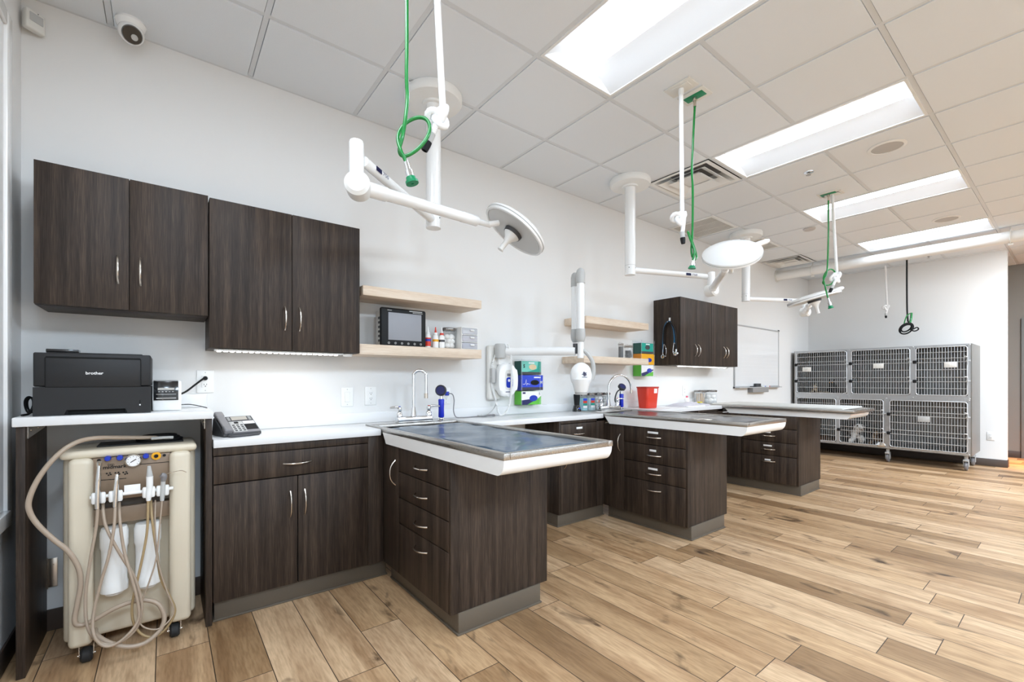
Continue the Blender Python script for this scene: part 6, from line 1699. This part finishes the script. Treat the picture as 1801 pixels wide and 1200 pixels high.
def lying_dog(label, hx, hy, z0, face, m, s=1.0, body=1.0):
    """head at hx, hy; face = sideways turn of the head; the body lies behind it"""
    def p(dx, dy, dz): return (hx + dx * s, hy + (dy * body if dx > 0.06 else dy) * s, z0 + dz * s)
    V = [(p(.30, .16, .105), .085 * s), (p(.20, .13, .115), .092 * s), (p(.10, .07, .125), .088 * s), (p(.055, .03, .17), .066 * s), (p(.02, .0, .215), .062 * s), (p(-.03, -.02 - face, .20), .036 * s), (p(-.055, -.03 - face * 1.4, .19), .024 * s),
         (p(.04, .06, .05), .036 * s), (p(-.05, .07, .03), .028 * s), (p(-.09, .07, .026), .026 * s), (p(.05, -.03, .05), .036 * s), (p(-.04, -.04, .03), .028 * s), (p(-.08, -.04, .026), .026 * s),
         (p(.24, .22, .06), .046 * s), (p(.16, .26, .035), .034 * s), (p(.08, .25, .028), .028 * s), (p(.39, .22, .10), .026 * s), (p(.43, .26, .06), .02 * s)]
    E = [(0, 1), (1, 2), (2, 3), (3, 4), (4, 5), (5, 6), (2, 7), (7, 8), (8, 9), (2, 10), (10, 11), (11, 12), (0, 13), (13, 14), (14, 15), (0, 16), (16, 17)]
    o = skinned('dog', label, 'dog', V, E, m, (hx + 0.15 * s, hy + .08 * s, z0))
    for sd in (-1, 1):
        b = MB(); c = Vector(p(.03, .0 + sd * .06, .222)); b.tube([c, c + Vector((-0.005, sd * 0.03, -0.02)) * s, c + Vector((-0.008, sd * 0.035, -0.075)) * s], .02, seg=8, radii=[.014 * s, .026 * s, .012 * s]); b.build('ear', FURK if m is not FURK else FURB, o)
        b = MB(); b.sphere(p(-.038, -.012 - face * .5 + sd * .028, .228), 0.010 * s, seg=10); b.build('eye', BLKG, o)
    b = MB(); b.sphere(p(-.078, -.034 - face * 1.6, .198), 0.014 * s, seg=10); b.build('nose', BLKG, o)
    return o
hq = (8.37, -0.915, 0.43)
lying_dog('shaggy white and grey dog lying in the lower middle cage', 8.39, hq[1] + 0.02, 0.228, 0.03, FURW, 1.18)
lying_dog('smaller brown and black dog lying beside the shaggy white one', 8.43, (8.42, -1.083, 0.373)[1] - 0.02, 0.228, -0.02, FURB, 0.8, -0.25)
b = MB(); b.lathe([(0, 0), (0.07, 0), (0.082, 0.3), (0.06, 1), (0.056, 0.95), (0.045, 0.25), (0, 0.2)], (8.31, -1.195, 0.2265), (0, 0, 0.058), 32)
one('food_bowl', b, CHROME, 'shiny steel bowl in the lower middle cage beside the dogs', 'bowl')

def cat(label, hx, hy, z0, m, s=1.0):
    def p(dx, dy, dz): return (hx + dx * s, hy + dy * s, z0 + dz * s)
    V = [(p(.16, .02, .07), .07 * s), (p(.09, .0, .10), .066 * s), (p(.03, -.01, .14), .05 * s), (p(.0, -.01, .185), .046 * s), (p(-.035, -.01, .175), .022 * s),
         (p(.0, .03, .06), .024 * s), (p(-.02, .03, .02), .02 * s), (p(.0, -.05, .06), .024 * s), (p(-.02, -.05, .02), .02 * s), (p(.20, .09, .03), .02 * s), (p(.1, .14, .02), .015 * s)]
    E = [(0, 1), (1, 2), (2, 3), (3, 4), (1, 5), (5, 6), (1, 7), (7, 8), (0, 9), (9, 10)]
    o = skinned('cat', label, 'cat', V, E, m, (hx + .08, hy, z0))
    for sd in (-1, 1):
        b = MB(); b.lathe([(0, 0), (0.02 * s, 0), (0.002, 1), (0, 1)], p(.005, -.01 + sd * .028, .222), (0, sd * 0.008, 0.032 * s), 10); b.build('ear', m, o)
        b = MB(); b.sphere(p(-.04, -.01 + sd * .018, .195), 0.006 * s, seg=10); b.build('eye', YELLOW, o)
    return o
cy = (8.4, -0.53, 1.022)[1]
cat('black cat sitting in the upper left cage', 8.42, cy, 0.9615, FURK, 1.0)
def blanket(label, x0, x1, y0, y1, z0, h, m, seed):
    rnd = random.Random(seed); b = MB(); bm = b.bm; nx, ny = 14, 18
    from mathutils import noise
    g = []
    for i in range(nx + 1):
        row = []
        for j in range(ny + 1):
            e = max(0.0, math.sin(PI * i / nx) * math.sin(PI * j / ny)) ** 0.35
            zz = z0 + 0.003 + e * h * (0.55 + 0.6 * noise.noise(Vector((i * 0.35 + seed, j * 0.33, 0))) + 0.2 * noise.noise(Vector((i * 0.9, j * 0.9, seed))))
            row.append(bm.verts.new((x0 + (x1 - x0) * i / nx, y0 + (y1 - y0) * j / ny, max(z0 + 0.002, zz))))
        g.append(row)
    for i in range(nx):
        for j in range(ny): bm.faces.new((g[i][j], g[i + 1][j], g[i + 1][j + 1], g[i][j + 1]))
    bmesh.ops.solidify(bm, geom=bm.faces[:], thickness=0.002)
    return one('blanket', b, m, label, 'blanket', 'bedding in the cages')
blanket('cream blanket bunched up in the upper left cage with the cat', 8.29, 8.80, -0.74, -0.12, 0.9605, 0.07, mat('cream_fleece', (206, 190, 164), 0.95), 2)
blanket('brown bedding in the lower left cage', 8.29, 8.80, -0.60, -0.12, 0.2255, 0.10, mat('brown_fleece', (120, 92, 72), 0.95), 7)
cat('tabby cat curled on the blanket at the left of the upper left cage', 8.40, -0.30, 0.985, FURT, 0.62)
